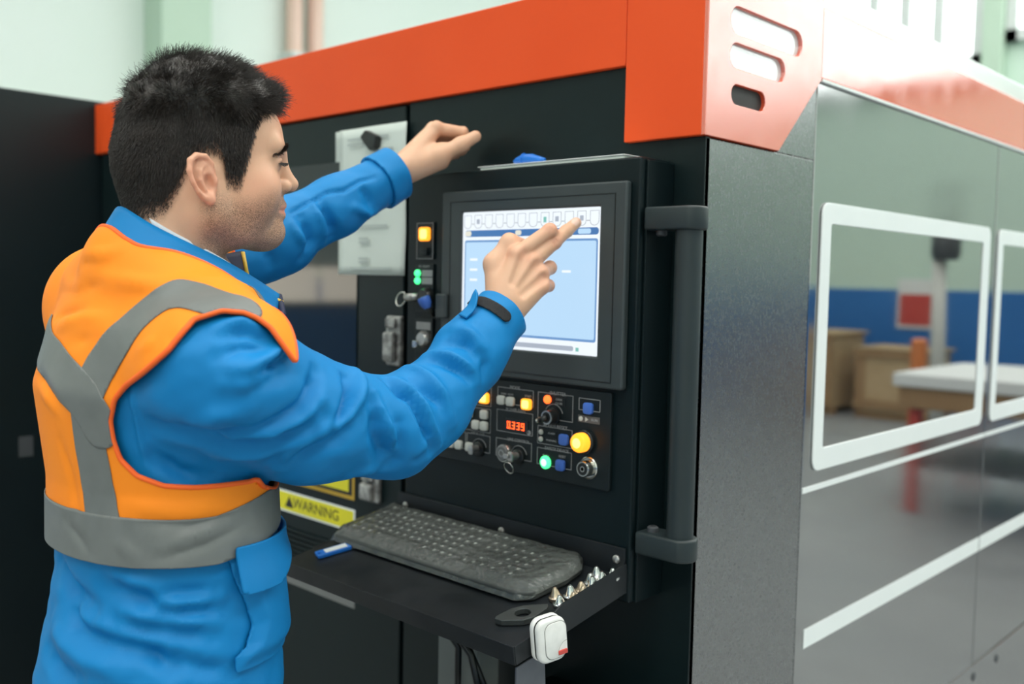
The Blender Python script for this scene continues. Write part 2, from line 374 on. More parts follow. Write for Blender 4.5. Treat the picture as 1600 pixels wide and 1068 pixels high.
def kp(name, bm, m, parent=None, smooth=False, auto=None):
    bmesh.ops.translate(bm, verts=bm.verts, vec=KO); return obj(name, bm, m, parent or K, smooth, auto)
def kt(body, size, x, z, parent, m=None, y=YC - .0065, **k): return text(body, size, (x + KO.x, y + KO.y, z), m or m_line, parent, **k)
kp('housing', box(CX0, CX1, YC, YB - .001, 1.017, 1.680, .003), m_con)
kp('side_post', box(CX1 + .0005, CX1 + .0045, YC + .012, YB - .001, 1.017, 1.676, .001), m_con)
# monitor bezel with the screen set back in it
bz = kp('bezel', prism(rrect(-1.257, -.860, 1.337, 1.645, .004, 3), 1, 1.150, YC - .0005, .003, holes=[[(-1.208, 1.384), (-.909, 1.384), (-.909, 1.609), (-1.208, 1.609)]]), m_bez)
kp('bezel_step', prism([(-1.236, 1.346), (-.880, 1.346), (-.880, 1.628), (-1.236, 1.628)], 1, 1.1493, 1.1500, holes=[[(-1.2345, 1.3475), (-.8815, 1.3475), (-.8815, 1.6265), (-1.2345, 1.6265)]]), m_knob, bz)
def scr(n, col, s): return mat('screen_' + n, (.02, .02, .02), .25, emit=col, estr=s)
s_wh, s_lt, s_bl, s_fr, s_gr, s_tx = scr('white', (.82, .88, .94), 1.0), scr('pale', (.52, .76, 1.0), .88), scr('blue', (.08, .27, .66), .62), scr('frame', (.22, .45, .85), .66), scr('grey', (.50, .56, .66), .75), scr('line', (.52, .57, .60), .62)
YS = 1.1545
sc = kp('screen', box(-1.208, -.909, YS, YS + .006, 1.384, 1.609), s_wh)
def sq(name, x0, x1, z0, z1, m, lift=.0003, r=.0, parent=sc):
    pts = rrect(x0, x1, z0, z1, r, 4) if r else [(x0, z0), (x1, z0), (x1, z1), (x0, z1)]
    return kp(name, prism(pts, 1, YS - lift, YS - lift + .0002), m, parent)
# row of shield-shaped tabs joined by short dashes
tw = .0249
for i in range(12):
    cx = -1.196 + i * tw; a = []
    for k in range(9):
        t = math.radians(180 + 180 * k / 8); a.append((cx + .0088 * math.cos(t), 1.588 + .0068 * math.sin(t)))
    outer = [(cx - .0088, 1.604)] + a + [(cx + .0088, 1.604)]
    inner = [(cx + (x - cx) * .91, 1.5935 + (z - 1.5935) * .93) for x, z in outer]
    kp('menu_tab', prism(outer, 1, YS - .0004, YS - .0002, holes=[inner]), s_tx, sc)
    if i < 11: sq('menu_dash', cx + .0095, cx + tw - .0095, 1.5885, 1.5897, s_tx)
    if i in (7,): sq('menu_icon', cx - .003, cx + .003, 1.588, 1.597, scr('teal', (.25, .62, .55), .8), .0005)
    if i in (1, 8, 10): sq('menu_icon', cx - .0035, cx + .0035, 1.589, 1.597, s_gr, .0005)
sq('title_bar', -1.202, -.9135, 1.5675, 1.5785, s_bl, r=.005)
sq('title_field', -1.2015, -1.187, 1.5685, 1.5775, scr('cream', (.85, .84, .72), .85), .0006, .004)
sq('title_field', -1.085, -1.072, 1.5690, 1.577, scr('cream', (.85, .84, .72), .85), .0006, .003)
for x in (-.975, -.9415): sq('title_field', x - .012, x + .013, 1.5690, 1.577, s_lt, .0006, .003)
sq('work_area', -1.2025, -.9145, 1.4045, 1.5620, s_fr, .0003, .004)
sq('work_field', -1.1995, -.9175, 1.4085, 1.5585, s_lt, .0006, .003)
for x, z in ((-1.180, 1.530), (-1.180, 1.513), (-1.180, 1.496), (-1.10, 1.530), (-1.035, 1.530), (-1.012, 1.5275), (-1.012, 1.512), (-1.012, 1.496), (-.975, 1.512)):
    sq('value_field', x - .009, x + .009, z - .0024, z + .0016, s_wh, .0008, .0012)
sq('status_bar', -1.190, -.958, 1.389, 1.3965, s_gr, .0004, .003)
sq('status_icon', -.953, -.947, 1.389, 1.395, scr('teal', (.25, .62, .55), .8), .0005)
# control plate with framed groups of keys
pl = kp('control_plate', prism(rrect(-1.300, -.8835, 1.1815, 1.331, .003, 3), 1, YC - .006, YC - .0003, .001), m_pan)
YP = YC - .006
def frame(x0, x1, z0, z1, gaps=()):
    w = .0009; b = None
    for s in ((x0, x1, z1 - w, z1), (x0, x1, z0, z0 + w), (x0, x0 + w, z0, z1), (x1 - w, x1, z0, z1)):
        b = box(s[0], s[1], YP - .0005, YP + .0002, s[2], s[3], bm=b)
    return kp('group_frame', b, m_line, pl)
def cap(x, z, w, h, m, core=None, d=.006, name='key_cap'):
    k = kp(name, prism(rrect(x - w / 2, x + w / 2, z - h / 2, z + h / 2, min(w, h) * .26, 4), 1, YP - d, YP, .0012), m, pl, True, 35)
    if core: kp('key_core', prism(rrect(x - w * .34, x + w * .34, z - h * .36, z + h * .36, min(w, h) * .2, 4), 1, YP - d - .0004, YP - d + .0002), core, k)
    return k
frame(-1.1205, -1.0402, 1.2925, 1.3195); frame(-1.1214, -1.0405, 1.2455, 1.282); frame(-1.1222, -1.0417, 1.204, 1.2340)
frame(-1.0305, -.9574, 1.2777, 1.3194); frame(-1.0297, -.9575, 1.2365, 1.2656); frame(-1.0298, -.9576, 1.203, 1.2302)
frame(-1.22, -1.1353, 1.2834, 1.3205); frame(-1.2250, -1.1358, 1.2385, 1.2790); frame(-1.192, -1.1360, 1.204, 1.2335); frame(-1.2480, -1.1950, 1.204, 1.2335)
frame(-.9459, -.9041, 1.2994, 1.3182)
cap(-1.1500, 1.2973, .0215, .0185, m_amb, m_ambc)
cap(-1.1096, 1.2979, .0165, .0150, m_key); cap(-1.0887, 1.2976, .0165, .0150, m_key); cap(-1.0530, 1.2967, .0205, .0180, m_amb, m_ambc)
for x, z in ((-1.1491, 1.2692), (-1.1862, 1.2675), (-1.1687, 1.2497), (-1.1487, 1.2498), (-1.2065, 1.2487), (-1.2065, 1.2675), (-1.2297, 1.2102), (-1.2098, 1.2099), (-1.1834, 1.2096)):
    cap(x, z, .0165, .0155, m_key)
for x, z in ((-.9251, 1.3036), (-.9725, 1.2495), (-.9781, 1.2082)): cap(x, z, .0175, .0175, m_blu)
kt('MODE', .008, -1.0815, 1.3205, pl, y=YP - .0003); kt('POWER GAIN', .007, -1.079, 1.2838, pl, y=YP - .0003); kt('LINE CONTROL', .007, -1.0715, 1.2345, pl, y=YP - .0003)
kt('SHUTTER', .008, -.989, 1.3195, pl, y=YP - .0003); kt('ALARM RESET', .0082, -.993, 1.2668, pl, y=YP - .0003); kt('SAFETY DEVICE', .0072, -.989, 1.2308, pl, y=YP - .0003)
kt('RESET', .0055, -.977, 1.2215, pl, y=YP - .0003); kt('READY', .0045, -1.011, 1.2185, pl, y=YP - .0003); kt('LOCAL CUT', .006, -1.166, 1.2345, pl, y=YP - .0003); kt('START', .005, -1.052, 1.3095, pl, y=YP - .0003)
kt('HAND  AUTO', .0045, -1.099, 1.3085, pl, y=YP - .0003)
# red seven-segment read-out
dp = kp('readout_window', box(-1.1010, -1.0500, YP - .0010, YP, 1.2490, 1.2690), m_knob, pl)
SEG = {'0': 'abcdef', '3': 'abgcd', '9': 'abcdfg'}
def digit(ch, x, z, w=.0062, h=.0118):
    b = None; t = .0013
    for s in SEG[ch]:
        r = {'a': (0, w, h - t, h), 'g': (0, w, h / 2 - t / 2, h / 2 + t / 2), 'd': (0, w, 0, t), 'f': (0, t, h / 2, h), 'b': (w - t, w, h / 2, h), 'e': (0, t, 0, h / 2), 'c': (w - t, w, 0, h / 2)}[s]
        b = box(x + r[0], x + r[1], YP - .0016, YP - .0011, z + r[2], z + r[3], bm=b)
    kp('digit', b, m_redl, dp)
for i, ch in enumerate('0339'): digit(ch, -1.0962 + i * .0105, 1.2525)
kp('decimal_point', box(-1.0884, -1.0870, YP - .0016, YP - .0011, 1.2525, 1.2539), m_redl, dp)
kp('unit_dial', lathe([(.004, 0), (.004, .001), (.003, .001), (.003, .0002)], (0, -1, 0), (-1.0485, YP, 1.2505), 16), m_line, pl)
# round indicators, knobs, key switches, jack, big lamp
def rnd(name, x, z, prof, m, parent=None, n=24): return kp(name, lathe(prof, (0, -1, 0), (x, YP, z), n), m, parent or pl, True, 40)
rnd('indicator', -1.0092, 1.3089, [(.0068, 0), (.0068, .003), (.005, .0055), (0, .0062)], m_redl)
g_ = rnd('indicator', -1.0105, 1.2081, [(.0105, 0), (.0105, .003), (.008, .0055), (0, .0062)], m_grnl)
rnd('indicator_core', -1.0105, 1.2081, [(.0058, .0062), (.004, .0072), (0, .0075)], m_grnc, g_)
for z in (1.2553, 1.2440): rnd('pilot_light', -1.0221, z, [(.0042, 0), (.0042, .002), (.002, .0035), (0, .0036)], m_key)
for z in (1.2553, 1.2440): kp('tick_box', box(-1.014, -.9895, YP - .0005, YP, z - .0042, z + .0042), m_pan, pl)
kt('ALARM', .0045, -1.0, 1.2553, pl, y=YP - .0008); kt('WARNING', .0045, -1.0, 1.2440, pl, y=YP - .0008)
kp('legend_plate', box(-.9990, -.9730, YP - .0006, YP, 1.3010, 1.3145), m_pan, pl); kt('OPEN', .005, -.986, 1.3105, pl, y=YP - .0009); kt('CLOSE', .005, -.986, 1.3045, pl, y=YP - .0009)
kp('legend_plate', box(-.9462, -.9042, YP - .0007, YP, 1.2810, 1.2915), mat('legend_grey', (.10, .095, .09), .5, noise=(50, .5, (.12, .115, .11))), pl)
rnd('pilot_light', -.9405, 1.2862, [(.0036, 0), (.0036, .002), (0, .0026)], m_key)
kp('arrow_mark', prism([(-.932, 1.2825), (-.932, 1.2900), (-.926, 1.2862)], 1, YP - .0012, YP - .0008), m_key, pl)
kt('RUN', .006, -.914, 1.2862, pl, y=YP - .001)
kn = rnd('selector_knob', -.9962, 1.2830, [(.0135, 0), (.0135, .003), (.0105, .004), (.0105, .016), (.009, .018), (0, .018)], m_knob)
rnd('knob_ring', -.9962, 1.2830, [(.0112, .0165), (.0112, .0185), (.0085, .0185), (.0085, .0165)], m_chr, kn)
kp('pointer', tube([(-.9962, YP - .017, 1.283), (-1.009, YP - .024, 1.277)], [.0052, .0042], 12), m_knob, kn, True)
kp('pointer_tip', tube([(-1.0085, YP - .0235, 1.2773), (-1.0115, YP - .0255, 1.2757)], [.0045, .003], 12), m_chr, kn, True)
def arc(cx, cz, r, a0, a1, n=14, y=YP - .0006): return [(cx + r * math.cos(math.radians(a0 + (a1 - a0) * i / n)), y, cz + r * math.sin(math.radians(a0 + (a1 - a0) * i / n))) for i in range(n + 1)]
kp('dial_arc', tube(arc(-.9962, 1.283, .0195, 20, 150), .0005, 6), m_line, pl)
bt = rnd('push_button', -1.1000, 1.2110, [(.0155, 0), (.0155, .005), (.0145, .007), (.0128, .007), (.0128, .005)], m_chr)
rnd('button_cap', -1.1000, 1.2110, [(.0126, .004), (.0126, .0085), (.011, .010), (0, .0095)], mat('grey_button', (.13, .14, .14), .4, noise=(40, .5, (.16, .17, .17))), bt)
rnd('button_ring', -1.1000, 1.2110, [(.006, .0095), (.006, .0105), (.0045, .0105), (.0045, .0095)], m_chr, bt)
def key_switch(x, z, ringed, yy=0):
    k = rnd('key_switch', x, z, [(.0125, 0), (.0125, .004), (.010, .006), (0, .006)], m_knob)
    kp('key_blade', prism(rrect(x - .0055, x + .0055, z - .007, z + .010, .004, 4), 1, YP - .022, YP - .019, .0006), m_met, k, True, 40)
    kp('key_bow', tube([(x, YP - .006, z + .002), (x, YP - .020, z + .002)], .0055, 12), m_met, k, True, 40)
    kp('dial_arc', tube(arc(x, z, .0175, 15, 165), .0005, 6), m_line, k)
    if ringed:
        c = (x - .002, z - .0165)
        kp('key_ring', tube([(c[0] + .0095 * math.cos(a), YP - .022 - .004 * math.sin(a), c[1] + .0095 * math.sin(a)) for a in [2 * math.pi * i / 24 for i in range(24)]], .0011, 8, closed=True), m_chr, k, True)
        kp('key_tongue', prism(rrect(x - .012, x - .002, z - .002, z + .006, .003, 4), 1, YP - .026, YP - .0235, .0006), m_met, k)
key_switch(-1.0691, 1.2092, True); key_switch(-1.1615, 1.2087, False)
lp = rnd('signal_lamp', -.9300, 1.2516, [(.0185, 0), (.0185, .006), (.0160, .008), (0, .008)], m_knob)
rnd('lamp_dome', -.9300, 1.2516, [(.0150, .007), (.0150, .018), (.0135, .0215), (.009, .0235), (0, .0240)], m_amb, lp)
rnd('lamp_core', -.9300, 1.2516, [(.0100, .0226), (.006, .0243), (0, .0248)], m_ambc, lp)
jk = rnd('jack_socket', -.9232, 1.2120, [(.0175, 0), (.0175, .0015), (.0160, .0025), (.0150, .0012)], m_chr)
rnd('jack_barrel', -.9232, 1.2120, [(.0125, .001), (.0125, .014), (.0115, .016), (.0095, .016), (.0095, .015)], m_chr, jk)
rnd('jack_core', -.9232, 1.2120, [(.0094, .014), (.0094, .0155), (0, .0155)], m_knob, jk)
rnd('jack_pin', -.9232, 1.2120, [(.0045, .0156), (.0045, .0162), (.0028, .0162), (.0028, .0156)], m_chr, jk)
# narrow strip of switches left of the monitor
def strip(x0, x1, z0, z1): return kp('switch_plate', box(x0, x1, YC - .004, YC - .0003, z0, z1, .001), m_pan)
st = strip(-1.333, -1.288, 1.53, 1.595)
b_ = None
for s in ((-1.3325, -1.2885, 1.5935, 1.5945), (-1.3325, -1.2885, 1.5305, 1.5315), (-1.3325, -1.3315, 1.53, 1.595), (-1.2895, -1.2885, 1.53, 1.595)): b_ = box(s[0], s[1], YC - .0046, YC - .004, s[2], s[3], bm=b_)
kp('group_frame', b_, m_line, st)
def kcap(x, z, w, h, m, core, parent, d=.010):
    k = kp('key_cap', prism(rrect(x - w / 2, x + w / 2, z - h / 2, z + h / 2, w * .2, 4), 1, YC - d, YC - .004, .0012), m, parent, True, 35)
    if core: kp('key_core', prism(rrect(x - w * .32, x + w * .32, z - h * .34, z + h * .34, w * .16, 4), 1, YC - d - .0004, YC - d), core, k)
kcap(-1.3085, 1.5745, .027, .0245, m_amb, m_ambc, st); kcap(-1.3085, 1.5440, .019, .014, m_pan, None, st)
st2 = strip(-1.335, -1.287, 1.435, 1.522)
for z in (1.505, 1.4915):
    g = kp('indicator', lathe([(.0062, 0), (.0062, .004), (.004, .0065), (0, .007)], (0, -1, 0), (-1.327, YC - .004, z), 16), m_grnl, st2, True, 40)
    kp('legend_plate', box(-1.3175, -1.289, YC - .0046, YC - .0041, z - .0058, z + .0058), m_line, st2)
kt('MC READY', .006, -1.311, 1.517, st2, y=YC - .0046)
ks = kp('key_switch', lathe([(.017, 0), (.017, .006), (.013, .012), (0, .012)], (0, -1, 0), (-1.302, YC - .004, 1.463), 24), m_knob, st2, True, 40)
kp('key_shaft', tube([(-1.322, YC - .008, 1.463), (-1.345, YC - .020, 1.461)], .007, 10), m_met, ks, True)
kp('key_ring', tube([(-1.3555 + .0125 * math.cos(a), YC - .020 + .004 * math.sin(a), 1.4575 + .0125 * math.sin(a)) for a in [2 * math.pi * i / 24 for i in range(24)]], .0017, 8, closed=True), m_chr, ks, True)
kn2 = kp('toggle_block', box(-1.262, -1.236, YC - .022, YC - .0125, 1.428, 1.470, .003), m_bez)
kp('toggle_stem', tube([(-1.275, YC - .012, 1.430), (-1.276, YC - .026, 1.452)], .004, 8), m_knob, kn2, True)
kp('toggle_cap', lathe([(.006, 0), (.0105, .008), (.0115, .018), (.010, .021), (0, .022)], (-.25, -.3, .9), (-1.276, YC - .026, 1.444), 18), m_blu, kn2, True, 40)
st3 = strip(-1.335, -1.287, 1.335, 1.425)
key_x = kp('key_switch', lathe([(.015, 0), (.015, .006), (.011, .012), (0, .012)], (0, -1, 0), (-1.306, YC - .004, 1.388), 24), m_met, st3, True, 40)
kp('key_blade', prism(rrect(-1.324, -1.312, 1.372, 1.385, .003, 3), 1, YC - .02, YC - .016, .001), m_chr, key_x)
for z in (1.358, 1.412): kp('legend_plate', box(-1.330, -1.292, YC - .0046, YC - .0041, z - .008, z + .006), m_line if z > 1.4 else m_blk, st3)
# grab bar on the right side of the console
m_bar = mat('handle_plastic', (.018, .027, .029), .45, noise=(20, .5, (.021, .031, .033)), spec=.4)
hd = kp('grab_bar', tube([(-.7775, 1.190, 1.112), (-.7775, 1.190, 1.585)], .0195, 28), m_bar, None, True, 40)
def bracket(z0, z1, flip):
    prof = [(CX1 + .0047, 1.166), (CX1 + .0047, 1.212)] + [(-.7775 + .0265 * math.cos(math.radians(a)), 1.190 + .0265 * math.sin(math.radians(a))) for a in range(75, -80, -12)]
    b = kp('bracket', prism(prof, 2, z0, z1, .004, seg=3), m_bar, hd, True, 40)
    kp('socket_screw', lathe([(.0085, 0), (.0085, .006), (.006, .008), (.004, .008), (.004, .004), (0, .004)], (0, 0, -1 if flip else 1), (-.822, 1.186, z0 if flip else z1), 16), m_dark, hd, True, 40)
bracket(1.573, 1.607, True); bracket(1.094, 1.128, False)
# tilted keyboard tray
TA = math.atan2(.045, .245)
TR = Matrix.Translation((0, .918, 1.015)) @ Matrix.Rotation(TA, 4, 'X')
def tp(name, bm, m, parent=None, smooth=False, auto=None):
    bmesh.ops.transform(bm, matrix=TR, verts=bm.verts); return kp(name, bm, m, parent, smooth, auto)
m_tray = mat('tray_steel', (.008, .011, .013), .36, noise=(14, .5, (.014, .017, .020)), rvar=(9, .28, .5), spec=.35)
ty = tp('keyboard_tray', box(-1.384, -.8505, 0, .247, -.003, 0, .0006), m_tray)
tp('front_flange', box(-1.384, -.8505, -.002, .0005, -.026, .0008, .0006), m_tray, ty)
tp('side_flange', prism([(0.0, -.026), (.250, -.026), (.250, .018), (.10, .018), (.045, .0008), (0, .0008)], 0, -.8525, -.8495, .0006), m_tray, ty)
tp('side_flange', prism([(.06, -.026), (.250, -.026), (.250, .018), (.16, .018), (.10, .0008), (.06, .0008)], 0, -1.3860, -1.3830, .0006), m_tray, ty)
kp('back_flange', box(-1.375, -.852, 1.1575, 1.1622, 1.058, 1.100, .0006), m_tray, ty)
for x, z in ((-1.106, 1.078), (-.866, 1.082), (-1.352, 1.078)):
    kp('screw', lathe([(.0065, 0), (.0065, .002), (.004, .004), (0, .004)], (0, -1, 0), (x, 1.1575, z), 14), m_met, ty, True, 40)
kp('support_bracket', prism([(.925, .985), (.980, .995), (.985, .935), (.925, .948)], 0, -.8545, -.851, .0008), mat('bare_bracket', (.10, .11, .13), .4, metal=.5, noise=(20, .5, (.14, .15, .17))), ty)
# under the tray: service shelf with hoses
sv = kp('service_shelf', box(-1.06, -.83, .99, YF - .001, .80, .822, .003), m_blk)
kp('round_socket', lathe([(.05, 0), (.05, .02), (.042, .024), (.042, .006), (0, .006)], (0, 0, 1), (-.90, 1.08, .822), 28), m_knob, sv, True, 40)
m_hose = mat('grey_hose', (.16, .175, .17), .5, noise=(9, .5, (.20, .215, .21)))
kp('grey_duct', box(-1.225, -1.125, 1.125, 1.18, .45, .985, .006), m_hose, sv)
for i, (x, yy) in enumerate(((-1.205, 1.10), (-1.165, 1.09), (-1.185, 1.105))):
    kp('cable', tube([(x - .07 * i, yy, .99), (x + .02, yy - .02, .94), (x + .07, yy - .01, .89), (x + .06 + .03 * i, yy, .80), (x, yy, .62)], .006, 8), m_knob, sv, True)

# ------------------------------------------------------------------ loose things on and around the console
def place(root, M4): root.matrix_world = M4
# keyboard wrapped in film
m_kb = mat('keyboard_plastic', (.040, .046, .044), .4, noise=(30, .6, (.075, .082, .078)))
m_kc = mat('keyboard_key', (.075, .085, .080), .45, noise=(120, .5, (.12, .13, .125)))
m_prt = mat('key_print', (.50, .55, .50), .5, noise=(60, .5, (.6, .65, .6)))
KB = empty('keyboard'); tag(KB, 'dusty black computer keyboard wrapped in clear film on the tray', 'keyboard')
place(KB, TR @ Matrix.Translation((-1.141, .098, .001)))
prof = [(-.232, .004), (-.225, -.004), (.205, -.004), (.228, .012), (.236, .075), (.232, .115), (.215, .142), (.165, .152), (.148, .138), (-.21, .138), (-.232, .132)]
obj('keyboard_case', prism(prof, 2, 0, .016, .004, seg=3), m_kb, KB, True, 40)
kcm = {}
def kcapmesh(w):
    if w not in kcm:
        b = bmesh.new(); h = .0155
        lo = [b.verts.new((x, y, 0)) for x, y in ((0, 0), (w, 0), (w, h), (0, h))]
        hi = [b.verts.new((x, y, .0085)) for x, y in ((.0022, .002), (w - .0022, .002), (w - .0022, h - .003), (.0022, h - .003))]
        b.faces.new(lo[::-1]); b.faces.new(hi)
        for i in range(4): b.faces.new((lo[i], lo[(i + 1) % 4], hi[(i + 1) % 4], hi[i]))
        bmesh.ops.bevel(b, geom=b.edges[:], offset=.0008, segments=1, affect='EDGES')
        me = bpy.data.meshes.new('key'); b.to_mesh(me); b.free(); me.materials.append(m_kc)
        p = bmesh.new(); vs = [p.verts.new(c) for c in ((.0045, .006, .0088), (.0095, .006, .0088), (.0095, .0115, .0088), (.0045, .0115, .0088))]; p.faces.new(vs)
        pm = bpy.data.meshes.new('key_print'); p.to_mesh(pm); p.free(); pm.materials.append(m_prt)
        kcm[w] = (me, pm)
    return kcm[w]
def keyrow(x, y, ws):
    for w in ws:
        if w > 0:
            me, pm = kcapmesh(round(w - .0015, 4)); o = link('key', me, None, KB); o.location = (x, y, .0155)
            q = link('key_legend', pm, None, o)
        x += abs(w)
u = .0187
keyrow(-.214, .112, [u, -u, u, u, u, u, -u * .4, u, u, u, u, -u * .4, u, u, u, u, -u * .2, u, u, u])
keyrow(-.214, .088, [u] * 13 + [u * 1.8] + [-u * .2] + [u] * 3 + [-u * .2] + [u] * 3)
keyrow(-.214, .0705, [u * 1.4] + [u] * 12 + [u * 1.4] + [-u * .2] + [u] * 3 + [-u * .2] + [u] * 3)
keyrow(-.214, .053, [u * 1.7] + [u] * 11 + [u * 2.1] + [-u * 3.4] + [u] * 3)
keyrow(-.214, .0355, [u * 2.2] + [u] * 10 + [u * 2.6] + [-u * 1.2, u, -u * 1.2] + [u] * 3)
keyrow(-.214, .018, [u * 1.4, u, u * 1.3, u * 6.2, u * 1.3, u, u, u * 1.6, -u * .2, u, u, u, -u * .2, u * 2, u])
m_film = bpy.data.materials.new('clear_film'); m_film.use_nodes = True
nt = m_film.node_tree; nt.nodes.clear()
N = nt.nodes.new; out = N('ShaderNodeOutputMaterial'); mx = N('ShaderNodeMixShader'); mx2 = N('ShaderNodeMixShader'); tr = N('ShaderNodeBsdfTransparent'); gl = N('ShaderNodeBsdfGlossy'); df = N('ShaderNodeBsdfDiffuse')
gl.inputs['Roughness'].default_value = .12; df.inputs['Color'].default_value = (.55, .60, .56, 1); mx2.inputs['Fac'].default_value = .13
fr = N('ShaderNodeFresnel'); fr.inputs[0].default_value = 1.6; tcn = N('ShaderNodeTexCoord'); bp = N('ShaderNodeBump'); bp.inputs['Strength'].default_value = .9; bp.inputs['Distance'].default_value = .008
nz2 = N('ShaderNodeTexNoise'); nz2.inputs['Scale'].default_value = 70; nz2.inputs['Detail'].default_value = 3; nt.links.new(tcn.outputs['Object'], nz2.inputs['Vector'])
for a_, b_n in ((nz2.outputs['Fac'], bp.inputs['Height']), (bp.outputs['Normal'], gl.inputs['Normal']), (bp.outputs['Normal'], fr.inputs['Normal']), (tr.outputs[0], mx2.inputs[1]), (df.outputs[0], mx2.inputs[2]),
               (fr.outputs['Fac'], mx.inputs['Fac']), (mx2.outputs[0], mx.inputs[1]), (gl.outputs[0], mx.inputs[2]), (mx.outputs[0], out.inputs['Surface'])): nt.links.new(a_, b_n)
from mathutils import noise as mnoise
b = bmesh.new(); GX, GY = 96, 36; vv = []
for i in range(GX + 1):
    for j in range(GY + 1):
        y = -.007 + .148 * j / GY; xr = float(np.interp(y, (-.007, .012, .075, .115, .141), (.206, .229, .239, .236, .215))); x = -.235 + (xr + .235) * i / GX
        e = min(min(x + .235, xr - x), min(y + .007, .141 - y)); drop = max(0, 1 - e / .009)
        z = .0252 + .0014 * mnoise.noise(Vector((x * 30, y * 30, 1))) + .0010 * mnoise.noise(Vector((x * 110, y * 50, 3))) - .0075 * min(1, max(0, (.016 - y) / .012)) - .0150 * drop ** 2
        vv.append(b.verts.new((x, y, max(z, .004))))
for i in range(GX):
    for j in range(GY): b.faces.new((vv[i * (GY + 1) + j], vv[(i + 1) * (GY + 1) + j], vv[(i + 1) * (GY + 1) + j + 1], vv[i * (GY + 1) + j + 1]))
fm = bpy.data.meshes.new('film_cover'); b.normal_update(); b.to_mesh(fm); b.free(); fm.polygons.foreach_set('use_smooth', [True] * len(fm.polygons)); link('film_cover', fm, m_film, KB)
# blue key tag
m_tagb = mat('blue_tag_plastic', (.01, .16, .62), .35, noise=(60, .5, (.015, .19, .68)))
KT = empty('key_tag'); tag(KT, 'blue plastic key tag with white paper insert at the left end of the tray', 'key tag'); place(KT, TR @ Matrix.Translation((-1.334, .066, .001)) @ Matrix.Rotation(math.radians(72), 4, 'Z'))
obj('tag_case', prism(rrect(-.030, .030, -.012, .012, .004, 4), 2, 0, .006, .001, holes=[circ(-.0245, 0, .003, 12)]), m_tagb, KT)
obj('paper_insert', prism(rrect(-.015, .024, -.008, .008, .001, 2), 2, .0061, .0066), m_wht, KT)
obj('wire_ring', tube([(.036 + .011 * math.cos(a), .011 * math.sin(a), .004 + .003 * math.sin(a)) for a in [2 * math.pi * i / 20 for i in range(20)]], .001, 6, closed=True), m_chr, KT, True)
# flat black flange plate with a hole
FP = obj('flange_plate', prism([(-.040, .004), (-.034, -.006), (-.006, -.021), (.010, -.020), (.036, -.004), (.040, .006), (.034, .010), (.008, .020), (-.010, .021), (-.036, .010)], 2, 0, .0085, .001, holes=[circ(0, 0, .0115, 28)]), mat('oxide_steel', (.045, .052, .05), .4, metal=.3, noise=(50, .5, (.065, .072, .07))))
tag(FP, 'flat dark steel flange plate with a round hole beside the white device', 'plate'); place(FP, TR @ Matrix.Translation((-.893, .065, .001)) @ Matrix.Rotation(math.radians(62), 4, 'Z'))
# cutting nozzles along the right flange
m_brass = mat('brass_nozzle', (.62, .48, .33), .3, metal=1, noise=(90, .5, (.75, .62, .48)))
m_steel = mat('steel_nozzle', (.60, .62, .60), .22, metal=1, noise=(90, .5, (.75, .77, .75)))
NP = [(.0, 0), (.0098, 0), (.0105, .0015), (.0105, .0055), (.0085, .0065), (.0075, .0075), (.0055, .0135), (.0030, .0190), (.0020, .0205), (.0010, .0203), (0, .0195)]
def nozzle(mt, nm):
    b = lathe(NP, n=18); o = obj(nm, b, mt, None, True, 40); return o
spots = [(-.872, .120, 1), (-.861, .138, 0), (-.873, .146, 1), (-.862, .161, 0), (-.874, .171, 0), (-.863, .184, 1), (-.876, .196, 1), (-.862, .206, 1), (-.880, .216, 1), (-.859, .228, 1), (-.889, .131, 0)]
where = ['steel nozzle nearest the white device', 'brass nozzle by the flange second from the white device', 'steel nozzle standing behind the first brass nozzle', 'brass nozzle in the middle of the row along the flange',
         'brass nozzle beside the keyboard corner', 'steel nozzle tilted in the middle of the row', 'steel nozzle behind the brass ones', 'steel nozzle against the flange near the console', 'tall steel nozzle at the back of the row',
         'steel nozzle in the very back corner of the tray', 'brass nozzle next to the keyboard front corner']
protoN = {}
for i, (x, s, k) in enumerate(spots):
    if k not in protoN: protoN[k] = nozzle((m_brass, m_steel)[k], 'cutting_nozzle'); o = protoN[k]
    else: o = protoN[k].copy(); COL.objects.link(o)
    sc_ = random.uniform(.9, 1.12)
    place(o, TR @ Matrix.Translation((x, s, .0008)) @ Matrix.Rotation(random.uniform(0, 6), 4, 'Z') @ Matrix.Diagonal((sc_, sc_, sc_ * random.uniform(.75, .95), 1)))
    tag(o, where[i], 'nozzle', 'cutting nozzles on the tray')
# white pocket device with a red button hanging on the flange
m_dev = mat('scuffed_white_plastic', (.74, .74, .71), .45, noise=(70, .28, (.80, .80, .77)), bump=(150, .2, .0006))
WD = empty('tape_measure'); tag(WD, 'scuffed white pocket tape measure with red button at the tray corner', 'tape measure')
place(WD, Matrix.Translation((-.8340, .9680, 1.0195)) @ Matrix.Scale(.93, 4) @ Matrix.Rotation(math.radians(-14), 4, 'Z') @ Matrix.Rotation(math.radians(6), 4, 'X'))
shape = rrect(-.026, .024, -.033, .033, .015, 6)
obj('case_half', prism(shape, 0, -.011, .0005, .004, seg=3), m_dev, WD, True, 40)
obj('case_half', prism([(x * .985, z * .985) for x, z in shape], 0, .0012, .0125, .0045, seg=3), m_dev, WD, True, 40)
obj('seam', prism([(x * .96, z * .96) for x, z in shape], 0, .0004, .0013), m_ink, WD)
fc = prism(rrect(-.014, .0225, -.027, .026, .012, 6), 0, .0122, .0138, .0006); obj('face_plate', fc, m_dev, WD, True, 40)
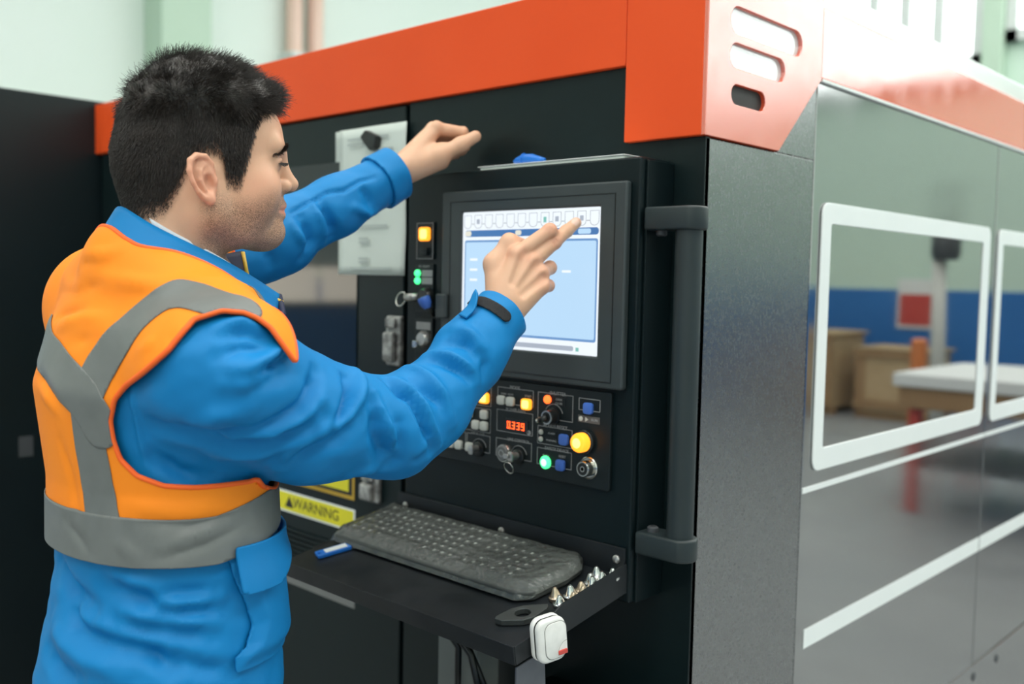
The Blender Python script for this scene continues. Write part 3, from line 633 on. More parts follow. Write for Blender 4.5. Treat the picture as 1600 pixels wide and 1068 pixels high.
obj('face_groove', prism(rrect(-.0150, .0235, -.028, .027, .0125, 6), 0, .0121, .0127), mat('groove_grey', (.25, .25, .24), .6, noise=(60, .5, (.3, .3, .29))), WD)  # darker grey for the face groove and button recess
obj('button_recess', prism([(.0225, -.024), (.0225, -.004)] + [(.0225 - .0165 * math.sin(math.radians(a)), -.024 + .020 * math.cos(math.radians(a))) for a in range(10, 91, 10)], 0, .0136, .0142), MATS['groove_grey'], WD)
obj('button_dish', prism([(.0219, -.0235), (.0219, -.005)] + [(.0219 - .0155 * math.sin(math.radians(a)), -.0235 + .0188 * math.cos(math.radians(a))) for a in range(10, 91, 10)], 0, .0137, .0144), m_dev, WD)
obj('red_button', prism(rrect(.006, .0215, -.0235, -.0165, .002, 3), 0, .0137, .0162, .001), m_red, WD)
# papers on the door under a magnet
m_pap = mat('drawing_paper', (.56, .62, .58), .7, noise=(5, .8, (.63, .69, .64)))
m_prn = mat('faint_print', (.38, .43, .41), .7, noise=(40, .5, (.43, .48, .46)))
PA = empty('paper_sheet', (-1.566, YF - .005, 1.648)); tag(PA, 'creased printed drawing sheets hanging on the black front panel', 'paper')
def sheet(name, dx, w, h, y0, seed):
    b = bmesh.new(); nx, nz = 12, 16; g = []
    for i in range(nx + 1):
        for j in range(nz + 1):
            x = -w / 2 + w * i / nx; z = -h / 2 + h * j / nz
            y = -.003 - .004 * (1 - abs(z) / h) * (.5 + .5 * math.sin(x * 22 + seed)) - .0025 * mnoise.noise(Vector((x * 14, z * 14, seed)))
            g.append(b.verts.new((x + dx + .004 * (z / h) * 0, y + y0, z)))
    for i in range(nx):
        for j in range(nz): b.faces.new((g[i * (nz + 1) + j], g[(i + 1) * (nz + 1) + j], g[(i + 1) * (nz + 1) + j + 1], g[i * (nz + 1) + j + 1]))
    o = obj(name, b, m_pap, PA, True); md = o.modifiers.new('thick', 'SOLIDIFY'); md.thickness = .0004; return o
sheet('under_sheet', -.010, .215, .295, .0042, 2.0)
top = sheet('top_sheet', .0085, .214, .296, -.001, .6)
for z, x0, x1 in ((.125, -.07, .06), (.115, -.07, -.02), (.10, .03, .075), (.09, .03, .07), (.078, .03, .08), (.055, -.07, -.03), (-.02, -.06, .03), (-.075, -.03, .0), (-.082, -.03, .0), (-.115, -.03, .0), (-.122, -.03, .0), (-.135, -.06, .07), (.02, -.05, .05), (-.05, -.05, .06)):
    obj('print_line', box(x0 + .008, x1 + .008, -.0115, -.0110, z - .0022, z + .0022), m_prn, PA)
MG = empty('magnet', (-1.548, YF - .012, 1.765)); tag(MG, 'small black wedge magnet holding the drawing sheets', 'magnet')
obj('magnet_body', prism([(-.026, .010), (-.010, .022), (.026, .008), (.022, -.016), (.004, -.020), (-.014, -.004)], 1, -.016, 0, .003), m_knob, MG)
# things lying on top of the console
TP = empty('clip_folder', (-.985, 1.2, 1.6805)); tag(TP, 'thin pale folder lying on top of the console', 'folder')
obj('cover', prism([(-.21, -.026), (.10, -.026), (.102, .03), (-.2, .03)], 2, .0055, .0068, .0003), m_wht, TP)
obj('pages', prism([(-.205, -.024), (.098, -.024), (.098, .028), (-.2, .028)], 2, .0006, .0054), m_pap, TP)
obj('back_cover', prism([(-.21, -.026), (.10, -.026), (.102, .03), (-.2, .03)], 2, 0, .0006), m_grey, TP)
BC = empty('safety_glasses_case', (-1.096, 1.196, 1.6878)); tag(BC, 'blue rubber bulb grip resting on the folder on the console', 'grip'); BC.name = 'rubber_grip'
obj('grip_body', tube([(-.034, 0, .006), (-.028, 0, .007), (-.012, .0, .009), (.006, 0, .0085), (.022, 0, .006), (.034, 0, .005)], [.003, .0055, .0085, .0080, .0055, .0030], 16), m_tagb, BC, True)
obj('grip_rib', tube([(-.012 + 0, .0088 * math.cos(a), .009 + .0088 * math.sin(a)) for a in [2 * math.pi * i / 20 for i in range(20)]], .0012, 8, closed=True), m_tagb, BC, True)
# ================================================================== THE MAN
# ---- small signed-distance toolkit: smooth unions on a grid, surface nets to mesh
class SDF:
    def __init__(s, lo, hi, h):
        s.lo = np.array(lo, float); s.h = h
        n = np.ceil((np.array(hi) - s.lo) / h).astype(int) + 1; s.n = n
        s.g = [(s.lo[i] + h * np.arange(n[i])).astype(np.float32) for i in range(3)]
        s.phi = np.full(tuple(n), .3, np.float32)
    def op(s, fn, lo, hi, k, mode):
        pad = k + 3 * s.h + .004; sl = []
        for i in range(3):
            a = max(0, int((lo[i] - pad - s.lo[i]) / s.h)); b = min(s.n[i], int((hi[i] + pad - s.lo[i]) / s.h) + 2)
            if b <= a: return
            sl.append(slice(a, b))
        X = s.g[0][sl[0]][:, None, None]; Y = s.g[1][sl[1]][None, :, None]; Z = s.g[2][sl[2]][None, None, :]
        d = fn(X, Y, Z); a = s.phi[tuple(sl)]
        q = np.maximum(k - np.abs(a - d if mode == 'u' else a + d), 0); q = q * q * (.25 / max(k, 1e-6))
        if mode == 'u': r = np.minimum(a, d) - q
        else: r = np.maximum(a, -d) + q
        s.phi[tuple(sl)] = r
    def cone(s, a, b, ra, rb, k=.01, mode='u'):
        a = np.array(a, np.float32); b = np.array(b, np.float32); ba = b - a; L = float(ba @ ba) + 1e-12; R = max(ra, rb)
        def fn(X, Y, Z):
            x, y, z = X - a[0], Y - a[1], Z - a[2]
            t = np.clip((x * ba[0] + y * ba[1] + z * ba[2]) / L, 0, 1)
            return np.sqrt((x - t * ba[0]) ** 2 + (y - t * ba[1]) ** 2 + (z - t * ba[2]) ** 2) - (ra + (rb - ra) * t)
        s.op(fn, np.minimum(a, b) - R, np.maximum(a, b) + R, k, mode)
    def chain(s, pts, rs, k=.006, mode='u'):
        for i in range(len(pts) - 1): s.cone(pts[i], pts[i + 1], rs[i], rs[i + 1], k, mode)
    def ell(s, c, r, k=.01, mode='u', rot=None):
        c = np.array(c, np.float32); r = np.array(r, np.float32); Rm = None if rot is None else np.array(rot, np.float32)
        def fn(X, Y, Z):
            x, y, z = X - c[0], Y - c[1], Z - c[2]
            if Rm is not None: x, y, z = (Rm[0, i] * x + Rm[1, i] * y + Rm[2, i] * z for i in range(3))
            k0 = np.sqrt((x / r[0]) ** 2 + (y / r[1]) ** 2 + (z / r[2]) ** 2)
            k1 = np.sqrt((x / r[0] ** 2) ** 2 + (y / r[1] ** 2) ** 2 + (z / r[2] ** 2) ** 2) + 1e-9
            return k0 * (k0 - 1) / k1
        R = float(max(r)) if rot is not None else r
        s.op(fn, c - R, c + R, k, mode)
    def loft(s, zs, cx, cy, aa, bb, k=.02, ex=2.0):
        zs, cx, cy, aa, bb = (np.array(v, np.float32) for v in (zs, cx, cy, aa, bb))
        def fn(X, Y, Z):
            z = Z.ravel(); f = lambda v: np.interp(z, zs, v).astype(np.float32)[None, None, :]
            u = np.abs(X - f(cx)) / f(aa); w = np.abs(Y - f(cy)) / f(bb)
            d = ((u ** ex + w ** ex) ** (1 / ex) - 1) * np.minimum(f(aa), f(bb))
            return np.maximum(d, np.maximum(zs[0] - Z, Z - zs[-1]))
        s.op(fn, (min(cx - aa), min(cy - bb), zs[0]), (max(cx + aa), max(cy + bb), zs[-1]), k, 'u')
    def sample(s, P):
        q = (P - s.lo) / s.h; i = np.clip(np.floor(q).astype(int), 0, s.n - 2); f = q - i; r = 0
        for dx in (0, 1):
            for dy in (0, 1):
                for dz in (0, 1):
                    w = (f[:, 0] if dx else 1 - f[:, 0]) * (f[:, 1] if dy else 1 - f[:, 1]) * (f[:, 2] if dz else 1 - f[:, 2])
                    r = r + w * s.phi[i[:, 0] + dx, i[:, 1] + dy, i[:, 2] + dz]
        return r
    def mesh(s, relax=2):
        p = s.phi; sg = p < 0; nx, ny, nz = p.shape
        c = [sg[dx:nx - 1 + dx, dy:ny - 1 + dy, dz:nz - 1 + dz] for dx in (0, 1) for dy in (0, 1) for dz in (0, 1)]
        cnt = sum(x.astype(np.int8) for x in c); act = (cnt > 0) & (cnt < 8)
        I = np.argwhere(act); idx = -np.ones(act.shape, int); idx[act] = np.arange(len(I))
        acc = np.zeros((len(I), 3)); num = np.zeros(len(I))
        for ax in range(3):
            o1, o2 = [i for i in range(3) if i != ax]
            for u in (0, 1):
                for w in (0, 1):
                    A = I.copy(); A[:, o1] += u; A[:, o2] += w; B = A.copy(); B[:, ax] += 1
                    pa = p[tuple(A.T)]; pb = p[tuple(B.T)]; m = (pa < 0) != (pb < 0); t = pa[m] / (pa[m] - pb[m])
                    q = A[m].astype(float); q[:, ax] += t; acc[m] += q; num[m] += 1
        V = acc / num[:, None] * s.h + s.lo
        F = []
        for ax in range(3):
            o1, o2 = (ax + 1) % 3, (ax + 2) % 3
            a = np.take(sg, range(0, sg.shape[ax] - 1), ax); b = np.take(sg, range(1, sg.shape[ax]), ax)
            E = np.argwhere(a != b); ok = (E[:, o1] > 0) & (E[:, o2] > 0) & (E[:, o1] < act.shape[o1]) & (E[:, o2] < act.shape[o2]); E = E[ok]
            fl = a[tuple(E.T)]
            def cell(d1, d2):
                Q = E.copy(); Q[:, o1] += d1; Q[:, o2] += d2; return idx[tuple(Q.T)]
            q = np.stack([cell(-1, -1), cell(0, -1), cell(0, 0), cell(-1, 0)], 1); q[~fl] = q[~fl][:, ::-1]; F.append(q)
        F = np.concatenate(F)
        for _ in range(relax): V = smooth(V, F, .5)
        return V, F
def smooth(V, F, w):
    acc = np.zeros_like(V); n = np.zeros(len(V))
    for i in range(F.shape[1]):
        for j in ((i + 1) % F.shape[1],):
            np.add.at(acc, F[:, i], V[F[:, j]]); np.add.at(acc, F[:, j], V[F[:, i]]); np.add.at(n, F[:, i], 1); np.add.at(n, F[:, j], 1)
    return V * (1 - w) + w * acc / np.maximum(n, 1)[:, None]
def normals(V, F):
    T = np.concatenate([F[:, [0, 1, 2]], F[:, [0, 2, 3]]]) if F.shape[1] == 4 else F
    fn = np.cross(V[T[:, 1]] - V[T[:, 0]], V[T[:, 2]] - V[T[:, 0]]); N_ = np.zeros_like(V)
    for i in range(3): np.add.at(N_, T[:, i], fn)
    return N_ / (np.linalg.norm(N_, axis=1)[:, None] + 1e-12)
def np_mesh(name, V, F, m, parent=None, attrs=None):
    me = bpy.data.meshes.new(name); me.from_pydata(V.tolist(), [], F.tolist()); me.polygons.foreach_set('use_smooth', [True] * len(me.polygons))
    for k, v in (attrs or {}).items():
        a = me.attributes.new(k, 'FLOAT', 'POINT'); a.data.foreach_set('value', np.asarray(v, np.float32))
    me.update(); return link(name, me, m, parent)
def clip_mesh(V, F, fields):
    """keep where every field < 0; edges of triangles are cut exactly on the zero line"""
    T = np.concatenate([F[:, [0, 1, 2]], F[:, [0, 2, 3]]]) if F.shape[1] == 4 else F
    fields = [np.asarray(f, float) for f in fields]
    for fi in range(len(fields)):
        g = fields[fi]; s = g[T] < 0; c = s.sum(1); keep = T[c == 3]; cut = T[(c == 1) | (c == 2)]; cache = {}
        nV = []; nF = [[] for _ in fields]; out = []; base = len(V)
        def mid(a, b):
            key = (a, b) if a < b else (b, a)
            if key not in cache:
                t = g[key[0]] / (g[key[0]] - g[key[1]]); cache[key] = base + len(nV)
                nV.append(V[key[0]] * (1 - t) + V[key[1]] * t)
                for q in range(len(fields)): nF[q].append(fields[q][key[0]] * (1 - t) + fields[q][key[1]] * t)
            return cache[key]
        for tri in cut.tolist():
            sg = [g[v] < 0 for v in tri]
            while not (sg[0] and not sg[2]) : tri = tri[1:] + tri[:1]; sg = sg[1:] + sg[:1]
            a, b, c_ = tri
            if sg[1]: x, y = mid(b, c_), mid(a, c_); out += [[a, b, x], [a, x, y]]
            else: out.append([a, mid(a, b), mid(a, c_)])
        if nV:
            V = np.concatenate([V, np.array(nV)]); fields = [np.concatenate([fields[q], np.array(nF[q])]) for q in range(len(fields))]
        T = np.concatenate([keep, np.array(out, int).reshape(-1, 3)])
    u, inv = np.unique(T, return_inverse=True)
    return V[u], inv.reshape(-1, 3), [f[u] for f in fields]
def polydist(P, pts, extra=0):
    d = np.full(len(P), 9.)
    pts = np.array(pts, float)
    for a, b in zip(pts[:-1], pts[1:]):
        ba = b - a; t = np.clip((P - a) @ ba / (ba @ ba), 0, 1); d = np.minimum(d, np.linalg.norm(P - a - t[:, None] * ba, axis=1))
    return d

# ---- materials of the figure
def attr_mix(m, pairs):
    """blend further colours over the base colour by point attributes"""
    nt = m.node_tree; b = nt.nodes['Principled BSDF']; I = b.inputs['Base Color']
    src = I.links[0].from_socket if I.links else None
    for at_, col, sc, lo, hi in pairs:
        a = nt.nodes.new('ShaderNodeAttribute'); a.attribute_name = at_
        mx = nt.nodes.new('ShaderNodeMix'); mx.data_type = 'RGBA'
        if src: nt.links.new(src, mx.inputs['A'])
        else: mx.inputs['A'].default_value = I.default_value
        mx.inputs['B'].default_value = (*col, 1)
        n = nt.nodes.new('ShaderNodeTexNoise'); n.inputs['Scale'].default_value = sc; n.inputs['Detail'].default_value = 3
        tc = nt.nodes.new('ShaderNodeTexCoord'); nt.links.new(tc.outputs['Object'], n.inputs['Vector'])
        r = nt.nodes.new('ShaderNodeMapRange'); r.inputs['From Min'].default_value = .35; r.inputs['From Max'].default_value = .65; r.inputs['To Min'].default_value = lo; r.inputs['To Max'].default_value = hi
        nt.links.new(n.outputs['Fac'], r.inputs['Value'])
        k = nt.nodes.new('ShaderNodeMath'); k.operation = 'MULTIPLY'; k.use_clamp = True
        nt.links.new(a.outputs['Fac'], k.inputs[0]); nt.links.new(r.outputs['Result'], k.inputs[1]); nt.links.new(k.outputs[0], mx.inputs['Factor'])
        src = mx.outputs['Result']
    nt.links.new(src, I)
m_skin = mat('skin', (.68, .40, .26), .45, noise=(28, .7, (.74, .45, .30)), bump=(420, .22, .0006), sss=.12, spec=.35)
attr_mix(m_skin, [('blush', (.72, .30, .20), 40, .6, 1.0), ('stubble', (.15, .095, .065), 900, .15, 1.0), ('scalp', (.018, .014, .012), 300, .8, 1.0), ('nail', (.80, .56, .46), 50, .9, 1)])
m_jack = mat('blue_softshell', (.003, .18, .46), .55, noise=(9, .7, (.004, .21, .52)), bump=(900, .25, .0005), spec=.25)
m_navy = mat('navy_lining', (.006, .012, .045), .6, noise=(30, .6, (.008, .016, .055)))
m_vest = mat('orange_high_vis', (1.0, .25, .014), .6, noise=(7, .7, (1.0, .30, .02)), bump=(1100, .3, .0005), spec=.2)
m_tape = mat('grey_reflective_tape', (.135, .146, .140), .45, noise=(35, .6, (.165, .176, .170)), bump=(900, .25, .0004))
m_hair = mat('black_brown_hair', (.014, .0115, .0098), .42, noise=(60, .6, (.032, .024, .019)), spec=.5)
m_trou = mat('navy_trousers', (.012, .02, .05), .75, noise=(20, .6, (.015, .025, .06)))
m_boot = mat('black_boots', (.012, .012, .012), .5, noise=(20, .6, (.02, .02, .02)))
m_shirt = mat('white_shirt', (.62, .66, .72), .7, noise=(40, .6, (.7, .73, .78)))
m_eye = mat('eye_white', (.62, .58, .54), .15, noise=(200, .5, (.68, .64, .60)))
m_iris = mat('dark_iris', (.02, .012, .008), .1, noise=(300, .5, (.03, .018, .01)))
m_vel = mat('black_velcro', (.010, .011, .013), .85, noise=(200, .5, (.016, .017, .02)), bump=(900, .6, .001))
m_ytrim = mat('yellow_trim', (.85, .55, .05), .5, noise=(60, .5, (.8, .5, .05)))

PE = empty('person', (-1.14, .58, 0)); tag(PE, 'man in orange high-vis vest over a blue jacket, touching the screen', 'person')
PO = np.array([1.14, -.58, 0])
def pm(name, V, F, m, parent=None, attrs=None): return np_mesh(name, V + PO, F, m, parent or PE, attrs)

# ---- head, built upright in its own frame (x to his right, y forward) and then turned
HO = np.array((-1.1311, 0.6131, 1.6105)); HY = math.radians(-19.5); HP = math.radians(0); HR = math.radians(0)
HM = np.array((Matrix.Rotation(HY, 3, 'Z') @ Matrix.Rotation(HP, 3, 'X') @ Matrix.Rotation(HR, 3, 'Y')))
def head_world(V): return V @ HM.T + HO
hs = SDF((-.105, -.125, -.20), (.105, .15, .155), .0021)
hs.ell((0, .010, .054), (.0745, .092, .086), .02)
hs.ell((0, -.036, .020), (.060, .051, .056), .03)
hs.ell((0, .050, .062), (.060, .060, .050), .02)
hs.ell((0, .050, .002), (.059, .056, .072), .02)
for sx in (-1, 1):
    hs.cone((0, .088, -.056), (sx * .050, .012, -.040), .020, .022, .02)
    hs.cone((sx * .050, .012, -.040), (sx * .058, .004, .005), .022, .018, .02)
    hs.ell((sx * .040, .070, -.008), (.027, .030, .032), .02)
    hs.cone((sx * .030, .050, -.055), (sx * .035, .06, -.03), .024, .025, .02)
    hs.cone((sx * .006, .1015, .046), (sx * .040, .092, .049), .0115, .011, .012)
hs.ell((0, .0945, -.058), (.022, .0195, .0165), .012)
hs.ell((0, .080, -.064), (.03, .024, .016), .012)
for sx in (-1, 1):
    hs.ell((sx * .033, .1135, .031), (.019, .016, .0115), .010, 's')
hs.cone((0, .109, .042), (0, .1168, .014), .0078, .0085, .009)
hs.cone((0, .1165, .014), (0, .1240, .0055), .0085, .0098, .006)
for sx in (-1, 1):
    hs.ell((sx * .0125, .1105, .0010), (.0082, .0115, .0088), .0035)
    hs.ell((sx * .0065, .117, -.0085), (.0035, .0045, .0030), .003, 's')
hs.ell((0, .098, -.023), (.024, .0175, .020), .010)
for sx in (-1, 1):
    hs.cone((0, .1115, -.0225), (sx * .021, .099, -.0285), .0060, .0038, .004)
    hs.cone((0, .1095, -.0350), (sx * .019, .099, -.0325), .0068, .0040, .004)
    hs.cone((0, .1185, -.0290), (sx * .024, .104, -.0310), .0016, .0016, .003, 's')
    # eyelids
    hs.ell((sx * .0340, .0895, .0285), (.0165, .0150, .0135), .004)
    hs.chain([(sx * .0225, .1065, .0255), (sx * .0330, .1060, .0275), (sx * .0420, .1015, .0262), (sx * .0475, .0965, .0240)], [.0016, .0024, .0022, .0014], .0015, 's')
    hs.cone((sx * .022, .1055, .0375), (sx * .047, .0960, .0345), .0018, .0015, .003, 's')
hs.cone((0, -.016, -.01), (0, -.032, -.16), .056, .062, .03)
for sx in (-1, 1): hs.cone((sx * .050, -.012, -.02), (sx * .022, .010, -.17), .014, .014, .02)
hs.ell((0, .036, -.112), (.014, .016, .018), .012)
core = SDF.__new__(SDF); core.__dict__.update(hs.__dict__); core.phi = hs.phi.copy()
# ears
def ear_pt(sx, u, v, o):   # u forward, v up, o outward
    c, s_ = math.cos(math.radians(14)), math.sin(math.radians(14))
    return (sx * (.0725 + o - .28 * u), .0015 + u * c - v * s_, -.0035 + u * s_ + v * c)
for sx in (-1, 1):
    E = lambda u, v, o, sx=sx: ear_pt(sx, u, v, o)
    Rm = np.array(Matrix.Rotation(math.radians(sx * 17), 3, 'Z') @ Matrix.Rotation(math.radians(13), 3, 'X'))
    hs.ell(E(-.001, .002, .008), (.0075, .0160, .0265), .005, rot=Rm)
    hs.ell(E(.0045, -.0045, .0175), (.0105, .0080, .0115), .003, 's', rot=Rm)
    hs.ell(E(.0015, .0135, .0185), (.0055, .0080, .0075), .003, 's', rot=Rm)
    hs.chain([E(.010, .020, .0165), E(-.004, .0265, .0175), E(-.0115, .0175, .0185), E(-.0125, .004, .0185), E(-.008, -.009, .0175)], [.0016] * 5, .003, 's')
    rim = [(.012, .006, .008), (.0125, .017, .011), (.0065, .0265, .014), (-.004, .0290, .0165), (-.0130, .0245, .018), (-.0172, .0130, .019), (-.0165, .0, .0185), (-.0125, -.0115, .0165), (-.0065, -.0205, .0130)]
    hs.chain([E(*r) for r in rim], [.0028, .0032, .0035, .0036, .0036, .0034, .0031, .0029, .0030], .0018)
    hs.chain([E(.003, .0175, .0135), E(-.0045, .0105, .0150), E(-.0065, .0, .0150), E(-.003, -.0115, .0135)], [.0020, .0026, .0026, .0024], .0022)
    hs.ell(E(.0005, -.0225, .0105), (.0050, .0072, .0078), .004, rot=Rm)
    hs.ell(E(.0120, -.003, .0095), (.0042, .0034, .0055), .003)
hV, hF = hs.mesh(1)
def sstep(a, b, x): t = np.clip((x - a) / (b - a), 0, 1); return t * t * (3 - 2 * t)
def hair_field(P):
    """>0 inside the hairline; in metres, roughly"""
    x, y, z = np.abs(P[:, 0]), P[:, 1], P[:, 2]
    # front hairline, temple, sideburn, round the ear, nape
    yy = np.array([-.12, -.07, -.040, -.024, -.015, -.009, .018, .025, .030, .046, .053, .060, .066, .071, .085, .104])
    zz = np.array([-.064, -.060, -.040, -.010, .012, .022, .027, .016, -.012, -.012, .010, .040, .064, .080, .091, .097])
    lim = np.interp(y, yy, zz) + .004 * np.sin(60 * y)
    return z - lim
hf = hair_field(hV); hn = normals(hV, hF)
x_, y_, z_ = np.abs(hV[:, 0]), hV[:, 1], hV[:, 2]
ear_w = sstep(.0008, .0030, core.sample(hV)) * (np.abs(y_ - .002) < .036) * (np.abs(z_ + .003) < .042) * (x_ > .055)
ear_zone = ear_w > .35
scalp = (.25 * sstep(-.008, .006, hf) + .75 * sstep(.004, .024, hf)) * (1 - ear_w)
jaw = sstep(.012, -.022, z_ - .32 * np.maximum(.02 - y_, 0) * -1 - np.interp(y_, [0, .03, .06, .09], [-.01, -.016, -.020, -.008])) * sstep(-.012, .012, y_) * sstep(-.125, -.085, z_) * (~ear_zone)
must = sstep(.016, .008, np.abs(z_ + .017)) * sstep(.086, .096, y_) * sstep(.030, .022, x_)
lips = sstep(.0095, .005, np.abs(z_ + .029) + .12 * x_) * sstep(.094, .102, y_) * sstep(.025, .02, x_)
stub = np.clip(np.maximum(jaw * .95, must * 1.0), 0, 1) * (1 - lips)
stub = np.maximum(stub, .55 * sstep(-.016, .002, hf) * (1 - scalp) * (~ear_zone) * (y_ < .05))
blush = np.maximum(lips, .6 * ear_w) + .35 * np.exp(-((y_ - .075) ** 2 + (z_ + .003) ** 2) / .0006)
headV = head_world(hV)
# ---- hands, joints in world space
def hand(s, W, fore, fingers, thumb, palm_r=.0125, k=.009):
    s.cone(fore, W, .025, .0235, .01)
    mc = [f[0] for f in fingers]; W = np.array(W)
    for i, m_ in enumerate(mc):
        m_ = np.array(m_); root = W + (np.array(mc[1]) - W) * .10 + (m_ - np.array(mc[1])) * .38
        s.cone(root, m_, .0165, .0118 if i < 3 else .0112, .012)
    for a, b in zip(mc[:-1], mc[1:]):   # web between the knuckles
        a, b = np.array(a), np.array(b); c = (a + b) / 2; s.cone(W + (c - W) * .3, W + (c - W) * .93, .0150, .0102, .010)
    for i, f in enumerate(fingers):
        q = (.0104, .0106, .0100, .0088)[i]
        s.chain(f, [q * 1.12, q, q * .88, q * .80], .0035)
        for j in (1, 2): s.ell(f[j], (q * (1.02 if j == 1 else .9),) * 3, .003)
    s.chain(thumb, [.0185, .0145, .0118, .0100], .010)
def knuckles(s, fs, W, n):
    n = n / np.linalg.norm(n)
    for i, f in enumerate(fs):
        m_ = np.array(f[0]); s.ell(m_ + n * .0030, (.0108,) * 3, .006)
        s.cone(W + (m_ - W) * .25 + n * .0125, m_ + n * .0085, .0025, .0032, .006)           # tendon
        p_ = np.array(f[1]); ax = np.cross(np.array(f[1]) - np.array(f[0]), n); ax /= np.linalg.norm(ax)
        for o in (-.0035, .0, .0035):                                                        # creases over the middle joint
            q_ = p_ + n * .0112 + (np.array(f[1]) - np.array(f[0])) / np.linalg.norm(np.array(f[1]) - np.array(f[0])) * o
            s.cone(q_ - ax * .0055, q_ + ax * .0055, .0010, .0010, .0014, 's')
    for f, g in zip(fs[:-1], fs[1:]):
        c = (np.array(f[0]) + np.array(g[0])) / 2; s.cone(W + (c - W) * .55 + n * .0185, c + (c - W) * .06 + n * .0155, .0038, .0056, .008, 's')
rh = SDF(np.array((-0.9839, 1.0414, 1.4942)) - .125, np.array((-0.9839, 1.0414, 1.4942)) + .125, .0019)
R_f = [[(-0.9768, 1.0436, 1.5346), (-0.9507, 1.0851, 1.5707), (-0.9558, 1.1043, 1.5612), (-0.9673, 1.1034, 1.5489)],
       [(-0.9631, 1.0610, 1.5239), (-0.9502, 1.0952, 1.5541), (-0.9472, 1.1189, 1.5713), (-0.9442, 1.1373, 1.5846)],
       [(-0.9539, 1.0709, 1.5073), (-0.9620, 1.0999, 1.5163), (-0.9794, 1.1081, 1.5134), (-0.9842, 1.0947, 1.5074)],
       [(-0.9507, 1.0708, 1.4886), (-0.9578, 1.0931, 1.4895), (-0.9725, 1.0997, 1.4864), (-0.9760, 1.0893, 1.4834)]]
R_t = [(-0.9924, 1.0209, 1.4771), (-1.0075, 1.0271, 1.5201), (-0.9971, 1.0481, 1.5527), (-0.9955, 1.0701, 1.5507)]
hand(rh, (-0.9796, 1.0138, 1.4486), (-0.9895, 0.9675, 1.4050), R_f, R_t)
for f in R_f[:2]: rh.cone(np.array(f[0]) * .75 + np.array((-0.9796, 1.0138, 1.4486)) * .25, f[0], .004, .005, .006)
dr_ = np.array((.66, -.75, .05)); Wv = np.array((-0.9796, 1.0138, 1.4486))
knuckles(rh, R_f, Wv, dr_)
rV, rF = rh.mesh(1)
lh = SDF(np.array((-1.2583, 1.1333, 1.7154)) - .125, np.array((-1.2583, 1.1333, 1.7154)) + .125, .0019)
L_f = [[(-1.2522, 1.1286, 1.7512), (-1.2340, 1.1731, 1.7485), (-1.2367, 1.1823, 1.7267), (-1.2438, 1.1649, 1.7144)],
       [(-1.2719, 1.1404, 1.7522), (-1.2576, 1.1864, 1.7466), (-1.2565, 1.1936, 1.7228), (-1.2615, 1.1754, 1.7113)],
       [(-1.2923, 1.1484, 1.7483), (-1.2808, 1.1929, 1.7403), (-1.2767, 1.1989, 1.7182), (-1.2805, 1.1808, 1.7098)],
       [(-1.3121, 1.1510, 1.7403), (-1.2998, 1.1921, 1.7316), (-1.2953, 1.1976, 1.7148), (-1.2975, 1.1811, 1.7076)]]
L_t = [(-1.2563, 1.0858, 1.6856), (-1.2327, 1.1220, 1.7037), (-1.2160, 1.1534, 1.7241), (-1.2037, 1.1760, 1.7397)]
hand(lh, (-1.2713, 1.0650, 1.6739), (-1.2822, 1.0078, 1.6411), L_f, L_t)
lh.cone((-1.2582, 1.0972, 1.6954), (-1.2354, 1.1272, 1.7130), .018, .012, .012)
lh.cone((-1.2648, 1.0820, 1.6730), (-1.2341, 1.1265, 1.6924), .016, .011, .012)
knuckles(lh, L_f[:2], np.array((-1.2713, 1.0650, 1.6739)), np.array((.25, -.45, .85)))
lV, lF = lh.mesh(1)
# ---- trunk, arms and legs under the clothes (one body)
Sr, Er, Wr = (-0.9809, 0.5662, 1.3853), (-0.9766, 0.8105, 1.3017), (-0.9776, 1.0158, 1.4496)
Sl, El, Wl = (-1.3779, 0.5994, 1.4736), (-1.3015, 0.8439, 1.5536), (-1.2713, 1.0650, 1.6739)
bs = SDF((-1.52, .36, .02), (-.86, 1.12, 1.56), .014)
bs.loft([.86, 1.0, 1.15, 1.30, 1.42, 1.47], [-1.14] * 6, [.575] * 6, [.14, .13, .125, .13, .12, .09], [.10, .095, .09, .095, .085, .065], .03)
bs.cone((-1.15, .58, 1.45), Sr, .05, .045, .03); bs.cone((-1.15, .58, 1.44), np.array(Sl) + (.03, 0, -.02), .05, .045, .03)
bs.cone((-1.150, .595, 1.40), (-1.148, .600, 1.53), .055, .056, .03)
bs.chain([Sr, Er, np.array(Er) * .35 + np.array(Wr) * .65], [.042, .034, .022], .02); bs.chain([np.array(Sl) + (.03, 0, -.02), El, np.array(El) * .35 + np.array(Wl) * .65], [.042, .032, .022], .02)
LEG = [[(-1.055, .575, .88), (-1.045, .585, .50), (-1.04, .565, .10)], [(-1.225, .575, .88), (-1.235, .600, .50), (-1.245, .585, .10)]]
for L in LEG: bs.chain(L, [.085, .055, .042], .03)
bV, bF = bs.mesh(2)
allV = [headV, rV, lV, bV]; allF = [hF, rF, lF, bF]; off = np.cumsum([0] + [len(v) for v in allV])
BV = np.concatenate(allV); BF = np.concatenate([f + o for f, o in zip(allF, off)])
def full(a, i): r = np.zeros(len(BV)); r[off[i]:off[i + 1]] = a; return r
knb = np.zeros(len(rV))
for f in R_f:
    for j in (0, 1): knb = np.maximum(knb, .85 * np.exp(-np.sum((rV - np.array(f[j])) ** 2, 1) / .00022))
nailp = np.array((-0.9396, 1.1301, 1.5860))
nail = sstep(.0072, .0055, np.linalg.norm(rV - nailp, axis=1))
pm('body', BV, BF, m_skin, None, {'scalp': full(scalp, 0), 'stubble': full(stub, 0), 'blush': full(np.clip(blush, 0, 1), 0) + full(knb, 1), 'nail': full(nail, 1)})
